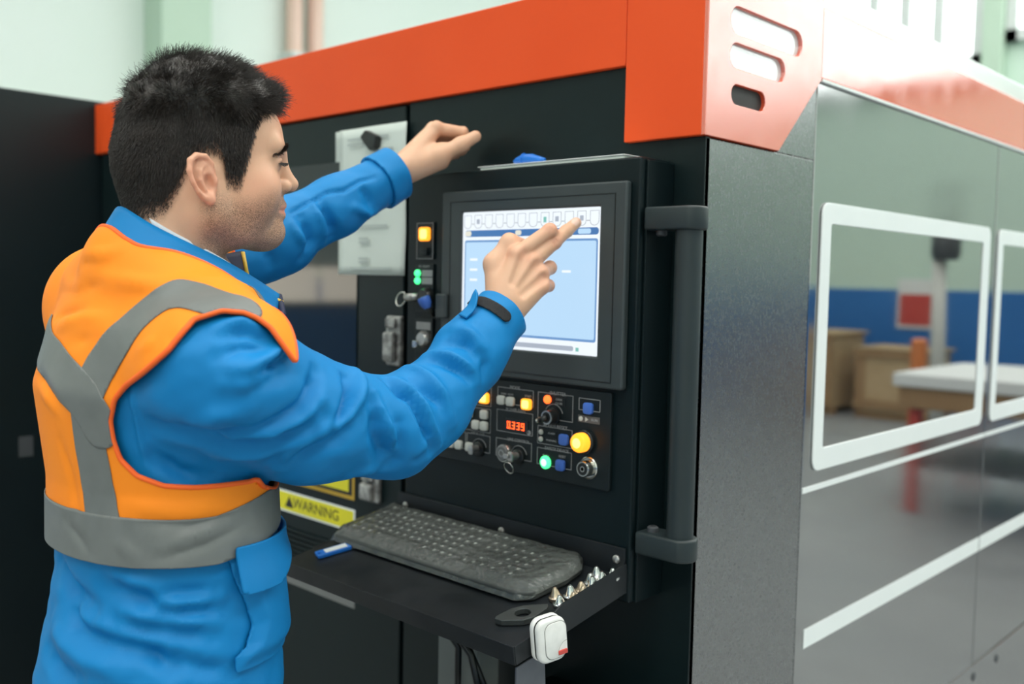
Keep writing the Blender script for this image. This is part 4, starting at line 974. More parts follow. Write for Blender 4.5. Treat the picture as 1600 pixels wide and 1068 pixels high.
# eyes
for sx in (-1, 1):
    c = head_world(np.array([[sx * .0340, .0897, .0280]]))[0] + PO
    e = obj('eye', lathe([(0, -.0128)] + [(.0128 * math.sin(math.radians(a)), -.0128 * math.cos(math.radians(a))) for a in range(12, 180, 12)] + [(0, .0128)], tuple(HM @ np.array([sx * .03, 1, -.12])), tuple(c), 20), m_eye, PE, True)
    g = math.radians
    obj('iris', lathe([(.0055, .0117), (.0052, .0126), (.003, .0131), (0, .0132)], tuple(HM @ np.array([sx * .05 + .05, 1, -.22])), tuple(c), 18), m_iris, e, True)

# ---- hair: a dark under-layer and strands
def hair_len(P):
    x, y, z = np.abs(P[:, 0]), P[:, 1], P[:, 2]
    t = sstep(.065, .115, z)
    l = .0055 + .004 * sstep(-.02, .05, z) + t * .020
    l = l + .008 * sstep(.05, .10, y) * sstep(.075, .1, z)
    thin = np.exp(-(((y + .052) / .022) ** 2 + ((z - .108) / .020) ** 2 + ((x - .03) / .03) ** 2))
    return np.maximum(l * (1 - .55 * thin), .004)
hl = hair_len(hV)
capV = hV + hn * (hl * (.12 + .40 * sstep(.06, .11, z_)) * sstep(-.002, .022, hf))[:, None] * (1 - ear_w[:, None])
rng = np.random.default_rng(3)
wob = np.array([mnoise.noise(Vector(p) * 70) + .6 * mnoise.noise(Vector(p) * 160) for p in hV.tolist()])
capV = capV + hn * (wob * .0035 * sstep(.07, .12, z_) * sstep(.0, .02, hf))[:, None]
cV, cF, _ = clip_mesh(capV, hF, [.016 - hf + .006 * wob, ear_w - .35])
cap_o = pm('hair', head_world(cV), cF, m_hair)
def strands(name, roots, dirs, lens, npts, r0, curl, bend, parent):
    n = len(roots); P = np.zeros((n, npts, 3)); d = dirs / np.linalg.norm(dirs, axis=1)[:, None]; p = roots.copy(); P[:, 0] = p
    ph = rng.uniform(0, 6.28, n); ax = rng.normal(size=(n, 3)); ax /= np.linalg.norm(ax, axis=1)[:, None]
    for k in range(1, npts):
        d = d + bend / (npts - 1) + curl[:, None] * ax * np.sin(ph + k * 1.7)[:, None]; d /= np.linalg.norm(d, axis=1)[:, None]
        p = p + d * (lens / (npts - 1))[:, None]; P[:, k] = p
    cv = bpy.data.hair_curves.new(name); cv.add_curves([npts] * n)
    W_ = head_world(P.reshape(-1, 3)) + PO
    cv.attributes['position'].data.foreach_set('vector', W_.astype(np.float32).ravel())
    ra = cv.attributes.get('radius') or cv.attributes.new('radius', 'FLOAT', 'POINT')
    ra.data.foreach_set('value', np.tile(np.linspace(r0, r0 * .35, npts), n).astype(np.float32))
    cv.materials.append(m_hair); o = bpy.data.objects.new(name, cv); COL.objects.link(o); o.parent = parent; o['kind'] = 'stuff'; return o
tri = np.concatenate([hF[:, [0, 1, 2]], hF[:, [0, 2, 3]]]); fc_ = hf[tri].mean(1); ez = ear_zone[tri].any(1); tri = tri[(fc_ > -.003) & ~ez]
ar = np.linalg.norm(np.cross(hV[tri[:, 1]] - hV[tri[:, 0]], hV[tri[:, 2]] - hV[tri[:, 0]]), axis=1)
NS = 60000; ti = rng.choice(len(tri), NS, p=ar / ar.sum()); bc = rng.dirichlet((1, 1, 1), NS)
roots = (hV[tri[ti]] * bc[:, :, None]).sum(1); rn = (hn[tri[ti]] * bc[:, :, None]).sum(1); rf = (hf[tri[ti]] * bc[:, :2].sum(1)[:, None] * 0 + hf[tri[ti]]).mean(1)
kp_ = rng.uniform(size=NS) < np.clip(.18 + rf / .025, .12, 1); roots, rn, rf = roots[kp_], rn[kp_], rf[kp_]
rl = hair_len(roots) * rng.uniform(.75, 1.2, len(roots)) * np.clip(.45 + rf / .03, .4, 1)
topw = sstep(.07, .12, roots[:, 2])[:, None]
clump = np.array([[mnoise.noise(Vector(p) * 45), mnoise.noise(Vector(p) * 45 + Vector((9, 0, 0))), mnoise.noise(Vector(p) * 45 + Vector((0, 9, 0)))] for p in roots.tolist()])
dr = rn * (.62 + .38 * topw) + (1 - topw) * np.array([0, -.15, -.75]) + topw * np.array([0, .35, .10]) + clump * (.25 + .9 * topw) + rng.normal(size=rn.shape) * (.12 + .16 * topw)
bend = topw * np.array([0, .55, -.35]) + (1 - topw) * np.array([0, 0, -.5]) - rn * .1
strands('hair_strands', roots, dr, rl, 6, .00026, (.10 + .38 * topw[:, 0]), bend, cap_o)
# eyebrow and lashes
br = []; bd = []
for sx in (-1, 1):
    for q in rng.uniform(0, 1, 420):
        y = .1125 - .0235 * q ** 1.5; x = sx * (.012 + .038 * q); z = .0485 + .0035 * math.sin(q * 3.1) - .013 * q ** 1.6 + rng.normal() * .0017 * (1 - .6 * q)
        br.append((x, y, z)); bd.append((sx * .9, -.25, .30 - .75 * q))
    for q in rng.uniform(0, 1, 150):
        br.append((sx * (.0235 + .024 * q), .1075 - .0105 * q ** 1.5, .0290 - .004 * q * q)); bd.append((sx * .35, 1, -.25))
br = np.array(br); 
# settle the brow roots on the skin
for _ in range(6):
    dphi = hs.sample(br); gr = np.stack([(hs.sample(br + np.eye(3)[i] * .001) - hs.sample(br - np.eye(3)[i] * .001)) / .002 for i in range(3)], 1); br = br - gr * dphi[:, None]
strands('eyebrow_strands', br, np.array(bd) + rng.normal(size=br.shape) * .15 + gr * .35, np.full(len(br), .0085), 4, .0003, np.full(len(br), .05), np.zeros_like(br), cap_o)
# ---- the jacket: trunk and both sleeves in one surface
js = SDF((-1.51, .36, .885), (-.86, 1.10, 1.78), .0042)
js.loft([.84, 1.0, 1.13, 1.25, 1.36, 1.43, 1.47], [-1.133, -1.133, -1.136, -1.145, -1.15, -1.15, -1.15], [.570, .570, .578, .580, .580, .585, .59],
        [.172, .174, .158, .155, .171, .158, .13], [.138, .137, .117, .115, .126, .110, .085], .03, 2.1)
SrA, SlA = np.array(Sr), np.array(Sl)
js.cone((-1.10, .575, 1.425), SrA, .064, .079, .04)
SlJ = SlA + (.036, .004, -.022); js.cone((-1.16, .580, 1.445), SlJ, .078, .068, .04)
js.cone((-1.14, .570, 1.515), (-1.03, .568, 1.452), .040, .030, .04)
js.cone((-1.325, .588, 1.42), (-1.315, .570, 1.31), .052, .050, .04)
js.cone((-1.16, .575, 1.505), (-1.27, .588, 1.478), .040, .030, .04)
js.cone((-1.160, .556, 1.506), (-1.262, .570, 1.486), .046, .036, .03)
js.cone((-1.150, .552, 1.500), (-1.08, .552, 1.478), .044, .034, .03)
ErA, WrA, ElA, WlA = np.array(Er), np.array(Wr), np.array(El), np.array(Wl)
def beyond(A, B, e): return B + (B - A) / np.linalg.norm(B - A) * e
F1, F2 = np.array((-0.9773, 0.8697, 1.3227)), np.array((-0.9793, 0.9541, 1.3935))
js.chain([SrA, np.array((-0.9841, 0.6842, 1.3219)), ErA, F1, F2, beyond(F2, WrA, .02)], [.079, .073, .062, .054, .047, .041], .025)
L1 = np.array((-1.2934, 0.9458, 1.6061))
js.chain([SlJ, ElA, L1, beyond(L1, WlA, .02)], [.068, .055, .045, .038], .025)
jV, jF = js.mesh(2)
FOLD = [
    (-0.0090, 0.0080, [(-0.932,0.703,1.379), (-0.923,0.699,1.370), (-0.914,0.695,1.358), (-0.907,0.682,1.341), (-0.905,0.666,1.325)]),
    (0.0060, 0.0100, [(-0.952,0.732,1.381), (-0.924,0.719,1.364), (-0.909,0.698,1.344), (-0.905,0.673,1.325), (-0.907,0.651,1.323)]),
    (-0.0070, 0.0150, [(-0.907,0.697,1.333), (-0.906,0.674,1.312), (-0.910,0.657,1.306), (-0.916,0.643,1.300), (-0.933,0.620,1.291)]),
    (0.0060, 0.0080, [(-0.928,0.742,1.357), (-0.916,0.746,1.334), (-0.913,0.754,1.311), (-0.916,0.768,1.286)]),
    (-0.0080, 0.0140, [(-0.918,0.738,1.344), (-0.912,0.733,1.312), (-0.917,0.747,1.290), (-0.927,0.764,1.267)]),
    (-0.0050, 0.0090, [(-0.913,0.771,1.318), (-0.915,0.773,1.288), (-0.921,0.775,1.272)]),
    (-0.0080, 0.0080, [(-0.951,0.781,1.368), (-0.932,0.787,1.355), (-0.926,0.799,1.348), (-0.915,0.805,1.332), (-0.909,0.812,1.309), (-0.915,0.828,1.279)]),
    (0.0050, 0.0080, [(-0.954,0.796,1.368), (-0.930,0.806,1.352), (-0.917,0.814,1.333), (-0.910,0.822,1.308), (-0.918,0.839,1.282)]),
    (-0.0060, 0.0100, [(-0.945,0.817,1.363), (-0.925,0.834,1.347), (-0.917,0.850,1.329)]),
    (0.0050, 0.0100, [(-0.979,0.839,1.377), (-0.945,0.844,1.369), (-0.925,0.849,1.350), (-0.916,0.855,1.327), (-0.917,0.861,1.309)]),
    (-0.0060, 0.0090, [(-0.961,0.869,1.388), (-0.938,0.887,1.379), (-0.929,0.902,1.367)]),
    (0.0050, 0.0100, [(-0.981,0.872,1.393), (-0.952,0.889,1.394), (-0.933,0.904,1.380), (-0.928,0.918,1.361)]),
    (-0.0050, 0.0090, [(-0.963,0.898,1.410), (-0.944,0.911,1.407), (-0.934,0.918,1.395)]),
    (0.0045, 0.0100, [(-0.970,0.916,1.430), (-0.946,0.924,1.422), (-0.933,0.929,1.406)]),
    (-0.0050, 0.0070, [(-0.931,0.927,1.398), (-0.928,0.932,1.382), (-0.929,0.930,1.365)]),
    (-0.0040, 0.0080, [(-0.917,0.805,1.269), (-0.911,0.816,1.283)]),
    (0.0040, 0.0080, [(-0.913,0.805,1.277), (-0.910,0.821,1.293)]),
    (0.0040, 0.0100, [(-0.939,0.762,1.256), (-0.935,0.734,1.263), (-0.944,0.717,1.255)]),
    (-0.0080, 0.0100, [(-0.922,0.653,1.390), (-0.909,0.638,1.369), (-0.906,0.620,1.350), (-0.909,0.591,1.336), (-0.916,0.567,1.328), (-0.921,0.548,1.327), (-0.931,0.533,1.325), (-0.939,0.518,1.329), (-0.952,0.507,1.332)]),
    (0.0060, 0.0120, [(-0.908,0.647,1.356), (-0.908,0.626,1.340), (-0.910,0.606,1.334), (-0.914,0.588,1.327), (-0.918,0.568,1.325), (-0.926,0.551,1.322)]),
    (-0.0070, 0.0130, [(-0.907,0.647,1.338), (-0.913,0.622,1.322), (-0.918,0.608,1.317), (-0.925,0.595,1.311), (-0.929,0.579,1.311), (-0.933,0.563,1.312), (-0.940,0.549,1.311), (-0.945,0.530,1.317), (-0.956,0.515,1.321), (-0.971,0.503,1.327), (-0.995,0.496,1.331)]),
    (0.0050, 0.0140, [(-0.908,0.647,1.325), (-0.913,0.628,1.318), (-0.922,0.612,1.310), (-0.929,0.599,1.306), (-0.938,0.587,1.301), (-0.947,0.567,1.301), (-0.960,0.549,1.301)]),
    (-0.0090, 0.0070, [(-0.908,0.602,1.412), (-0.900,0.588,1.403), (-0.897,0.568,1.397)]),
    (0.0060, 0.0090, [(-0.911,0.600,1.420), (-0.900,0.574,1.409), (-0.899,0.548,1.399), (-0.902,0.537,1.399)]),
    (-0.0040, 0.0090, [(-0.912,0.593,1.428), (-0.911,0.573,1.433), (-0.914,0.557,1.437), (-0.918,0.533,1.432)]),
    (0.0040, 0.0090, [(-0.913,0.587,1.433), (-0.916,0.571,1.440), (-0.923,0.557,1.447), (-0.927,0.531,1.441)]),
    (-0.0040, 0.0090, [(-0.904,0.581,1.419), (-0.903,0.563,1.420), (-0.906,0.547,1.421), (-0.913,0.522,1.412)]),
    (0.0040, 0.0090, [(-0.896,0.572,1.394), (-0.898,0.547,1.382), (-0.906,0.526,1.383)]),
    (-0.0040, 0.0100, [(-0.907,0.606,1.405), (-0.899,0.591,1.389), (-0.896,0.559,1.381)]),
    (-0.0060, 0.0100, [(-1.019,0.504,1.294), (-1.010,0.514,1.286), (-1.003,0.525,1.277), (-0.993,0.550,1.268)]),
    (0.0025, 0.0050, [(-1.018,0.483,1.373), (-1.021,0.487,1.349), (-1.024,0.491,1.332), (-1.026,0.495,1.316), (-1.026,0.498,1.300), (-1.025,0.500,1.283)]),
    (0.0050, 0.0100, [(-0.950,0.620,1.278), (-0.930,0.620,1.294), (-0.916,0.636,1.307), (-0.910,0.649,1.312)]),
    (0.0040, 0.0120, [(-0.934,0.514,1.337), (-0.916,0.524,1.350), (-0.909,0.537,1.351), (-0.904,0.551,1.352)]),
    (-0.0080, 0.0130, [(-1.135,0.458,1.115), (-1.109,0.455,1.095), (-1.080,0.459,1.092), (-1.056,0.466,1.088), (-1.032,0.477,1.086), (-1.012,0.490,1.083), (-0.998,0.501,1.076), (-0.987,0.514,1.068)]),
    (0.0060, 0.0130, [(-1.110,0.457,1.108), (-1.080,0.460,1.097), (-1.054,0.468,1.096), (-1.034,0.478,1.093), (-1.013,0.490,1.088), (-0.997,0.505,1.081)]),
    (-0.0070, 0.0130, [(-1.177,0.465,1.151), (-1.156,0.462,1.140), (-1.138,0.461,1.128), (-1.109,0.461,1.122), (-1.085,0.463,1.115)]),
    (-0.0060, 0.0130, [(-1.069,0.472,1.146), (-1.048,0.480,1.144), (-1.030,0.490,1.140), (-1.017,0.498,1.133), (-1.006,0.507,1.125)]),
    (0.0050, 0.0120, [(-1.051,0.479,1.153), (-1.034,0.488,1.152), (-1.020,0.498,1.150), (-1.009,0.507,1.142), (-1.000,0.516,1.133)]),
    (-0.0060, 0.0130, [(-1.043,0.475,1.105), (-1.026,0.485,1.105), (-1.012,0.495,1.103), (-1.000,0.507,1.102), (-0.989,0.520,1.099), (-0.981,0.535,1.096), (-0.975,0.552,1.092)]),
    (0.0050, 0.0110, [(-1.039,0.480,1.116), (-1.024,0.489,1.115), (-1.010,0.500,1.114), (-0.999,0.511,1.112), (-0.989,0.524,1.110), (-0.982,0.539,1.108), (-0.976,0.555,1.105)]),
    (-0.0050, 0.0100, [(-1.015,0.501,1.141), (-1.003,0.513,1.141), (-0.993,0.527,1.141), (-0.986,0.540,1.140), (-0.981,0.556,1.139)]),
    (0.0040, 0.0100, [(-1.015,0.500,1.133), (-1.003,0.513,1.134), (-0.993,0.526,1.133), (-0.984,0.543,1.132), (-0.979,0.562,1.130)]),
    (-0.0050, 0.0100, [(-1.000,0.511,1.119), (-0.986,0.534,1.120), (-0.980,0.549,1.119), (-0.977,0.566,1.118)]),
    (-0.0060, 0.0120, [(-0.985,0.517,1.070), (-0.973,0.539,1.058), (-0.966,0.569,1.049)]),
    (-0.0060, 0.0120, [(-1.023,0.481,1.080), (-1.004,0.495,1.075), (-0.988,0.509,1.060)]),
    (0.0050, 0.0140, [(-1.157,0.452,1.083), (-1.121,0.448,1.070), (-1.094,0.450,1.066), (-1.071,0.454,1.060), (-1.049,0.462,1.059), (-1.030,0.471,1.056)]),
    (-0.0070, 0.0140, [(-1.165,0.445,1.049), (-1.126,0.441,1.038), (-1.083,0.446,1.036)]),
    (-0.0050, 0.0090, [(-1.005,0.645,1.143), (-0.991,0.626,1.145), (-0.986,0.617,1.134)]),
    (-0.0050, 0.0090, [(-1.001,0.651,1.074), (-0.980,0.619,1.081), (-0.973,0.604,1.070)]),
    (-0.0030, 0.0040, [(-1.253,0.841,1.592), (-1.261,0.877,1.609), (-1.260,0.906,1.626), (-1.250,0.936,1.632), (-1.252,0.970,1.650), (-1.246,0.992,1.656)]),
    (-0.0070, 0.0100, [(-1.256,0.893,1.610), (-1.249,0.899,1.595), (-1.248,0.911,1.577), (-1.259,0.922,1.558)]),
    (0.0060, 0.0090, [(-1.256,0.883,1.605), (-1.248,0.888,1.584), (-1.248,0.893,1.568), (-1.258,0.900,1.547)]),
    (-0.0070, 0.0110, [(-1.247,0.855,1.584), (-1.243,0.864,1.566), (-1.245,0.871,1.550), (-1.250,0.862,1.526)]),
    (0.0050, 0.0090, [(-1.244,0.836,1.573), (-1.241,0.848,1.553), (-1.244,0.860,1.541)]),
    (-0.0070, 0.0080, [(-1.244,0.971,1.632), (-1.244,0.981,1.618)]),
    (0.0060, 0.0080, [(-1.242,0.952,1.605), (-1.249,0.979,1.598), (-1.256,1.001,1.602)]),
    (-0.0050, 0.0090, [(-1.251,0.796,1.531), (-1.255,0.807,1.515)]),
]
VFOLD = [
    (-0.0040, 0.0080, [(-1.201,0.475,1.443), (-1.164,0.474,1.449), (-1.135,0.476,1.453)]),
    (0.0040, 0.0090, [(-1.168,0.466,1.435), (-1.119,0.474,1.445), (-1.084,0.480,1.445)]),
    (-0.0040, 0.0080, [(-1.163,0.489,1.506), (-1.138,0.491,1.510)]),
    (0.0040, 0.0090, [(-1.151,0.490,1.516), (-1.120,0.498,1.518), (-1.103,0.510,1.525)]),
    (-0.0035, 0.0080, [(-1.153,0.484,1.478), (-1.115,0.489,1.482)]),
    (0.0030, 0.0100, [(-1.127,0.490,1.492), (-1.087,0.498,1.491), (-1.054,0.505,1.487), (-1.031,0.515,1.483)]),
    (-0.0030, 0.0100, [(-1.126,0.462,1.418), (-1.088,0.469,1.422)]),
    (-0.0040, 0.0090, [(-1.189,0.451,1.375), (-1.147,0.445,1.361), (-1.121,0.447,1.345)]),
    (0.0040, 0.0090, [(-1.170,0.445,1.359), (-1.140,0.446,1.341)]),
    (0.0040, 0.0090, [(-0.988,0.477,1.417), (-0.960,0.483,1.427)]),
    (-0.0040, 0.0090, [(-0.968,0.479,1.421), (-0.953,0.488,1.431)]),
    (-0.0030, 0.0090, [(-1.131,0.450,1.302), (-1.124,0.452,1.285), (-1.117,0.455,1.267), (-1.113,0.457,1.245), (-1.105,0.457,1.224)]),
    (0.0030, 0.0100, [(-1.035,0.484,1.240), (-1.019,0.495,1.238), (-1.005,0.509,1.236), (-0.994,0.523,1.234), (-0.987,0.537,1.235), (-0.982,0.552,1.236), (-0.979,0.569,1.236)]),
    (-0.0035, 0.0090, [(-1.016,0.496,1.223), (-1.004,0.508,1.222), (-0.994,0.520,1.221), (-0.987,0.534,1.219), (-0.981,0.552,1.222), (-0.978,0.571,1.224), (-0.978,0.593,1.225)]),
    (-0.0035, 0.0080, [(-1.125,0.454,1.210), (-1.097,0.457,1.196), (-1.080,0.460,1.184)]),
    (0.0035, 0.0080, [(-1.038,0.478,1.197), (-1.024,0.486,1.184)]),
    (0.0035, 0.0080, [(-1.000,0.509,1.195), (-0.992,0.521,1.200), (-0.985,0.533,1.205), (-0.980,0.550,1.210), (-0.977,0.568,1.215)]),
    (-0.0030, 0.0080, [(-1.003,0.505,1.185), (-0.993,0.517,1.189), (-0.985,0.531,1.193), (-0.980,0.546,1.196), (-0.977,0.560,1.202), (-0.976,0.575,1.206), (-0.977,0.592,1.211)]),
]
STR_A = [(-0.929,0.552,1.464), (-0.936,0.544,1.466), (-0.953,0.536,1.471), (-0.978,0.530,1.474), (-1.000,0.520,1.473), (-1.014,0.504,1.460), (-1.025,0.493,1.446), (-1.036,0.482,1.429), (-1.052,0.474,1.411), (-1.065,0.466,1.391), (-1.072,0.458,1.371)]
STR_B = [(-1.196,0.460,1.402), (-1.161,0.454,1.393), (-1.136,0.451,1.383), (-1.097,0.451,1.367), (-1.079,0.454,1.356), (-1.066,0.460,1.340), (-1.058,0.464,1.327)]
STR_C = [(-1.077,0.455,1.345), (-1.077,0.457,1.325), (-1.076,0.460,1.301), (-1.073,0.463,1.277), (-1.072,0.465,1.260), (-1.069,0.467,1.244), (-1.065,0.468,1.226), (-1.060,0.468,1.209), (-1.056,0.468,1.188)]
POCK = [(-0.983,0.574,1.181), (-0.981,0.578,1.158), (-0.979,0.584,1.141), (-0.978,0.592,1.123), (-0.975,0.600,1.092), (-0.971,0.590,1.072), (-0.968,0.575,1.063), (-0.966,0.574,1.046)]
VEL = [(-0.987,0.968,1.463), (-0.973,0.967,1.464), (-0.958,0.969,1.460), (-0.947,0.975,1.453), (-0.940,0.981,1.446)]
AHP = [(0.121,1.424), (0.110,1.440), (0.097,1.450), (0.083,1.456), (0.060,1.458), (0.033,1.449), (0.021,1.435), (0.009,1.419), (-0.012,1.398), (-0.034,1.376), (-0.047,1.359), (-0.052,1.335), (-0.049,1.313), (-0.042,1.292), (-0.025,1.274), (0.003,1.263), (0.035,1.260), (.095,1.259), (.135,1.275), (.155,1.33), (.145,1.39)]
def crease(P, N_, L, gain=1.8):
    o = np.zeros(len(P))
    for a, w, pts in L:
        lo = np.min(pts, axis=0) - 3 * w; hi = np.max(pts, axis=0) + 3 * w
        i = np.where(((P > lo) & (P < hi)).all(1))[0]
        if len(i) == 0: continue
        pt = np.array(pts); d = polydist(P[i], pt); e = np.minimum(np.linalg.norm(P[i] - pt[0], axis=1), np.linalg.norm(P[i] - pt[-1], axis=1))
        o[i] += gain * a * np.exp(-(d / (.85 * w)) ** 2) * (.45 + .55 * sstep(0, .022, e))
    return P + N_ * o[:, None]
jN = normals(jV, jF); jV0 = jV.copy()
rip = np.array([mnoise.noise(Vector((p[0] * 16, p[1] * 16, p[2] * 30))) + .5 * mnoise.noise(Vector((p[0] * 40, p[1] * 40, p[2] * 55))) for p in jV.tolist()])
jV = crease(jV, jN, FOLD) + jN * (rip * .0024)[:, None]

jN = normals(jV, jF); jN2 = jN
def unit(v): return v / np.linalg.norm(v)
rcut, lcut = WrA - unit(WrA - ErA) * .003, WlA - unit(WlA - ElA) * .012
def cuff_clip(P, cut, d): return np.where(np.linalg.norm(P - cut, axis=1) < .13, (P - cut) @ d, -1.)
fr_ = cuff_clip(jV, rcut, unit(WrA - ErA)); fl_ = cuff_clip(jV, lcut, unit(WlA - ElA))
JV, JF, _ = clip_mesh(jV, jF, [fr_, fl_, .905 - jV[:, 2]])
jo = pm('jacket', JV, JF, m_jack)
md = jo.modifiers.new('thick', 'SOLIDIFY'); md.thickness = .003; md.offset = -1

# ---- vest: the trunk surface pushed out, cut at arm holes, neck and hem
def ellip(y, z, cy, cz, ry, rz): return np.sqrt(((y - cy) / ry) ** 2 + ((z - cz) / rz) ** 2) - 1
def polysd(y, z, pts):
    P = np.array(pts); n = len(P); d = np.full(len(y), 9.); s = np.ones(len(y))
    for i in range(n):
        a, b = P[i], P[i - 1]; e = b - a; w0, w1 = y - a[0], z - a[1]; t = np.clip((w0 * e[0] + w1 * e[1]) / (e @ e), 0, 1)
        d = np.minimum(d, (w0 - t * e[0]) ** 2 + (w1 - t * e[1]) ** 2)
        c1, c2, c3 = z >= a[1], z < b[1], e[0] * w1 > e[1] * w0
        s = np.where((c1 & c2 & c3) | (~c1 & ~c2 & ~c3), -s, s)
    return s * np.sqrt(d)
def hem_z(y): return 1.172 + .028 * np.clip((y - .56) / .14, 0, 1)
def vest_fields(P):
    x, y, z = P.T
    # arm holes: an upright oval seen from his side, open towards the arm
    hr = polysd(.45 * x + .89 * y, z, AHP) if 'AHP' in globals() else ellip(y, z, .542, 1.36, .073, .098) * .1
    arm = polydist(P, [SrA + (0, .067, -.019), np.array((-0.9841, 0.6842, 1.3219)), ErA]) - .092
    hr = np.minimum(hr, np.where(y > .575, arm, 9)); hr = np.minimum(hr, np.where((y > .542) & (z < 1.36), 1.262 - z, 9))
    hr = np.maximum(hr, (-1.075 - x))
    hl_ = np.minimum(ellip(y, z, .60, 1.45, .105, .10), np.where(y > .60, np.abs(z - 1.48) / .14 - 1, 9)) * .1
    hl_ = np.maximum(hl_, np.maximum(x + 1.30, .64 - y))
    neck = np.sqrt(((x + 1.147) / np.where(x < -1.147, .12, .113)) ** 2 + ((y - .600) / np.where(y < .6, .086, np.where(x < -1.147, .16, .14))) ** 2) - 1
    neck = np.maximum(neck * .1, 1.44 - z)
    return [-hr, -hl_, -neck, hem_z(y) - z, y - .742]
vb = jV0 if 'jV0' in globals() else jV
vN0 = normals(vb, jF); vb = vb + vN0 * .0065
vV = crease(vb, vN0, VFOLD, 1.15) if 'VFOLD' in globals() else vb
VV, VF, VFD = clip_mesh(vV, jF, vest_fields(vV))
vo = pm('vest', VV, VF, m_vest)
md = vo.modifiers.new('thick', 'SOLIDIFY'); md.thickness = .0035; md.offset = 1
# ---- stand-up collar, its shirt collar and trims
def band(name, top, bot, m, thick, parent, close=False, n=48):
    def rs(L):
        L = np.array(L, float); t = np.concatenate([[0], np.cumsum(np.linalg.norm(np.diff(L, axis=0), axis=1))]); q = np.linspace(0, t[-1], n)
        o = np.stack([np.interp(q, t, L[:, i]) for i in range(3)], 1)
        for _ in range(4): o[1:-1] = .5 * o[1:-1] + .25 * (o[:-2] + o[2:])
        return o
    T_, B_ = rs(top), rs(bot); rows = [T_ * (1 - k) + B_ * k for k in np.linspace(0, 1, 7)]
    V = np.concatenate(rows); F = [[r * n + i, r * n + i + 1, (r + 1) * n + i + 1, (r + 1) * n + i] for r in range(6) for i in range(n - 1)]
    o = pm(name, V, np.array(F), m, parent); md = o.modifiers.new('thick', 'SOLIDIFY'); md.thickness = thick; md.offset = 0; return o
cx_ = -1.147
ctop = [(-1.150, .530, 1.580), (-1.115, .535, 1.563), (-1.085, .548, 1.547), (-1.068, .579, 1.530), (-1.070, .622, 1.513), (-1.085, .676, 1.490), (-1.105, .723, 1.470)]
cbot = [(-1.150, .506, 1.538), (-1.097, .514, 1.520), (-1.059, .532, 1.503), (-1.038, .563, 1.484), (-1.032, .600, 1.464), (-1.042, .640, 1.444), (-1.064, .690, 1.428)]
def mirror(L): return [(2 * cx_ - p[0] - .01, p[1] + .005, p[2] + .004) for p in L[::-1]]
co_ = band('collar', mirror(ctop)[:-1] + ctop, mirror(cbot)[:-1] + cbot, m_jack, .006, jo)
def toward(L, dz, k): return [(p[0] + (cx_ - p[0]) * k, p[1] + (.605 - p[1]) * k, p[2] + dz) for p in L]
band('shirt_collar', toward(mirror(ctop)[:-1] + ctop[:-1], .0055, .09), toward(mirror(ctop)[:-1] + ctop[:-1], -.03, .10), m_shirt, .003, PE)
band('collar_lining', toward(mirror(ctop)[:-1] + ctop, -.002, .05), toward(mirror(cbot)[:-1] + cbot, -.0, .16), m_navy, .002, jo)
VN = normals(VV, VF)
def snap(P): 
    d = np.linalg.norm(VV[None] - np.array(P)[:, None], axis=2); return [tuple(VV[i]) for i in d.argmin(1)]
def stripe(name, pts, w, off, extra=()):
    V, F, _ = clip_mesh(VV + VN * off, VF, [polydist(VV, pts) - w / 2] + list(extra)); o = pm(name, V, F, m_tape, vo)
    md = o.modifiers.new('thick', 'SOLIDIFY'); md.thickness = .0012; md.offset = 1; return o
front_r = snap([(-1.035, .64, 1.455), (-1.045, .69, 1.41), (-1.055, .705, 1.34), (-1.06, .705, 1.27), (-1.06, .70, 1.20)])
front_l = snap([(-1.245, .477, 1.420), (-1.29, .50, 1.412), (-1.33, .53, 1.39), (-1.36, .58, 1.37), (-1.33, .65, 1.38), (-1.26, .70, 1.40), (-1.24, .70, 1.30), (-1.24, .70, 1.20)])
stripe('reflective_stripe', front_r + STR_A, .050, .0037)
stripe('reflective_stripe', front_l[::-1] + STR_B, .050, .0042)
stripe('reflective_stripe', STR_C, .048, .0037)
V, F, _ = clip_mesh(VV + VN * .0040, VF, [VV[:, 2] - .055 - hem_z(VV[:, 1])]); ho = pm('hem_band', V, F, m_tape, vo)
md = ho.modifiers.new('thick', 'SOLIDIFY'); md.thickness = .0012; md.offset = 1
# binding round the arm holes and the neck
def edge_loops(V, F):
    E_ = np.sort(np.concatenate([F[:, [0, 1]], F[:, [1, 2]], F[:, [2, 0]]]), axis=1); u, c = np.unique(E_, axis=0, return_counts=True); u = u[c == 1]
    nb = {}
    for a, b in u.tolist(): nb.setdefault(a, []).append(b); nb.setdefault(b, []).append(a)
    seen = set(); out = []
    for s0 in list(nb):
        if s0 in seen: continue
        L = [s0]; seen.add(s0); cur = s0
        while True:
            nx = [q for q in nb[cur] if q not in seen]
            if not nx: break
            cur = nx[0]; seen.add(cur); L.append(cur)
        if len(L) > 40: out.append(L)
    return out
m_bind = mat('orange_binding', (1.0, .12, .008), .6, noise=(20, .6, (1.0, .15, .012)))
for L in edge_loops(VV, VF):
    P = VV[L] + VN[L] * .0018
    if P[:, 2].mean() < 1.2: continue
    for _ in range(3): P = .5 * P + .25 * (np.roll(P, 1, 0) + np.roll(P, -1, 0))
    P = P[::2]
    obj('binding', tube((P + PO).tolist(), .0032, 6, closed=True), m_bind, vo, True)
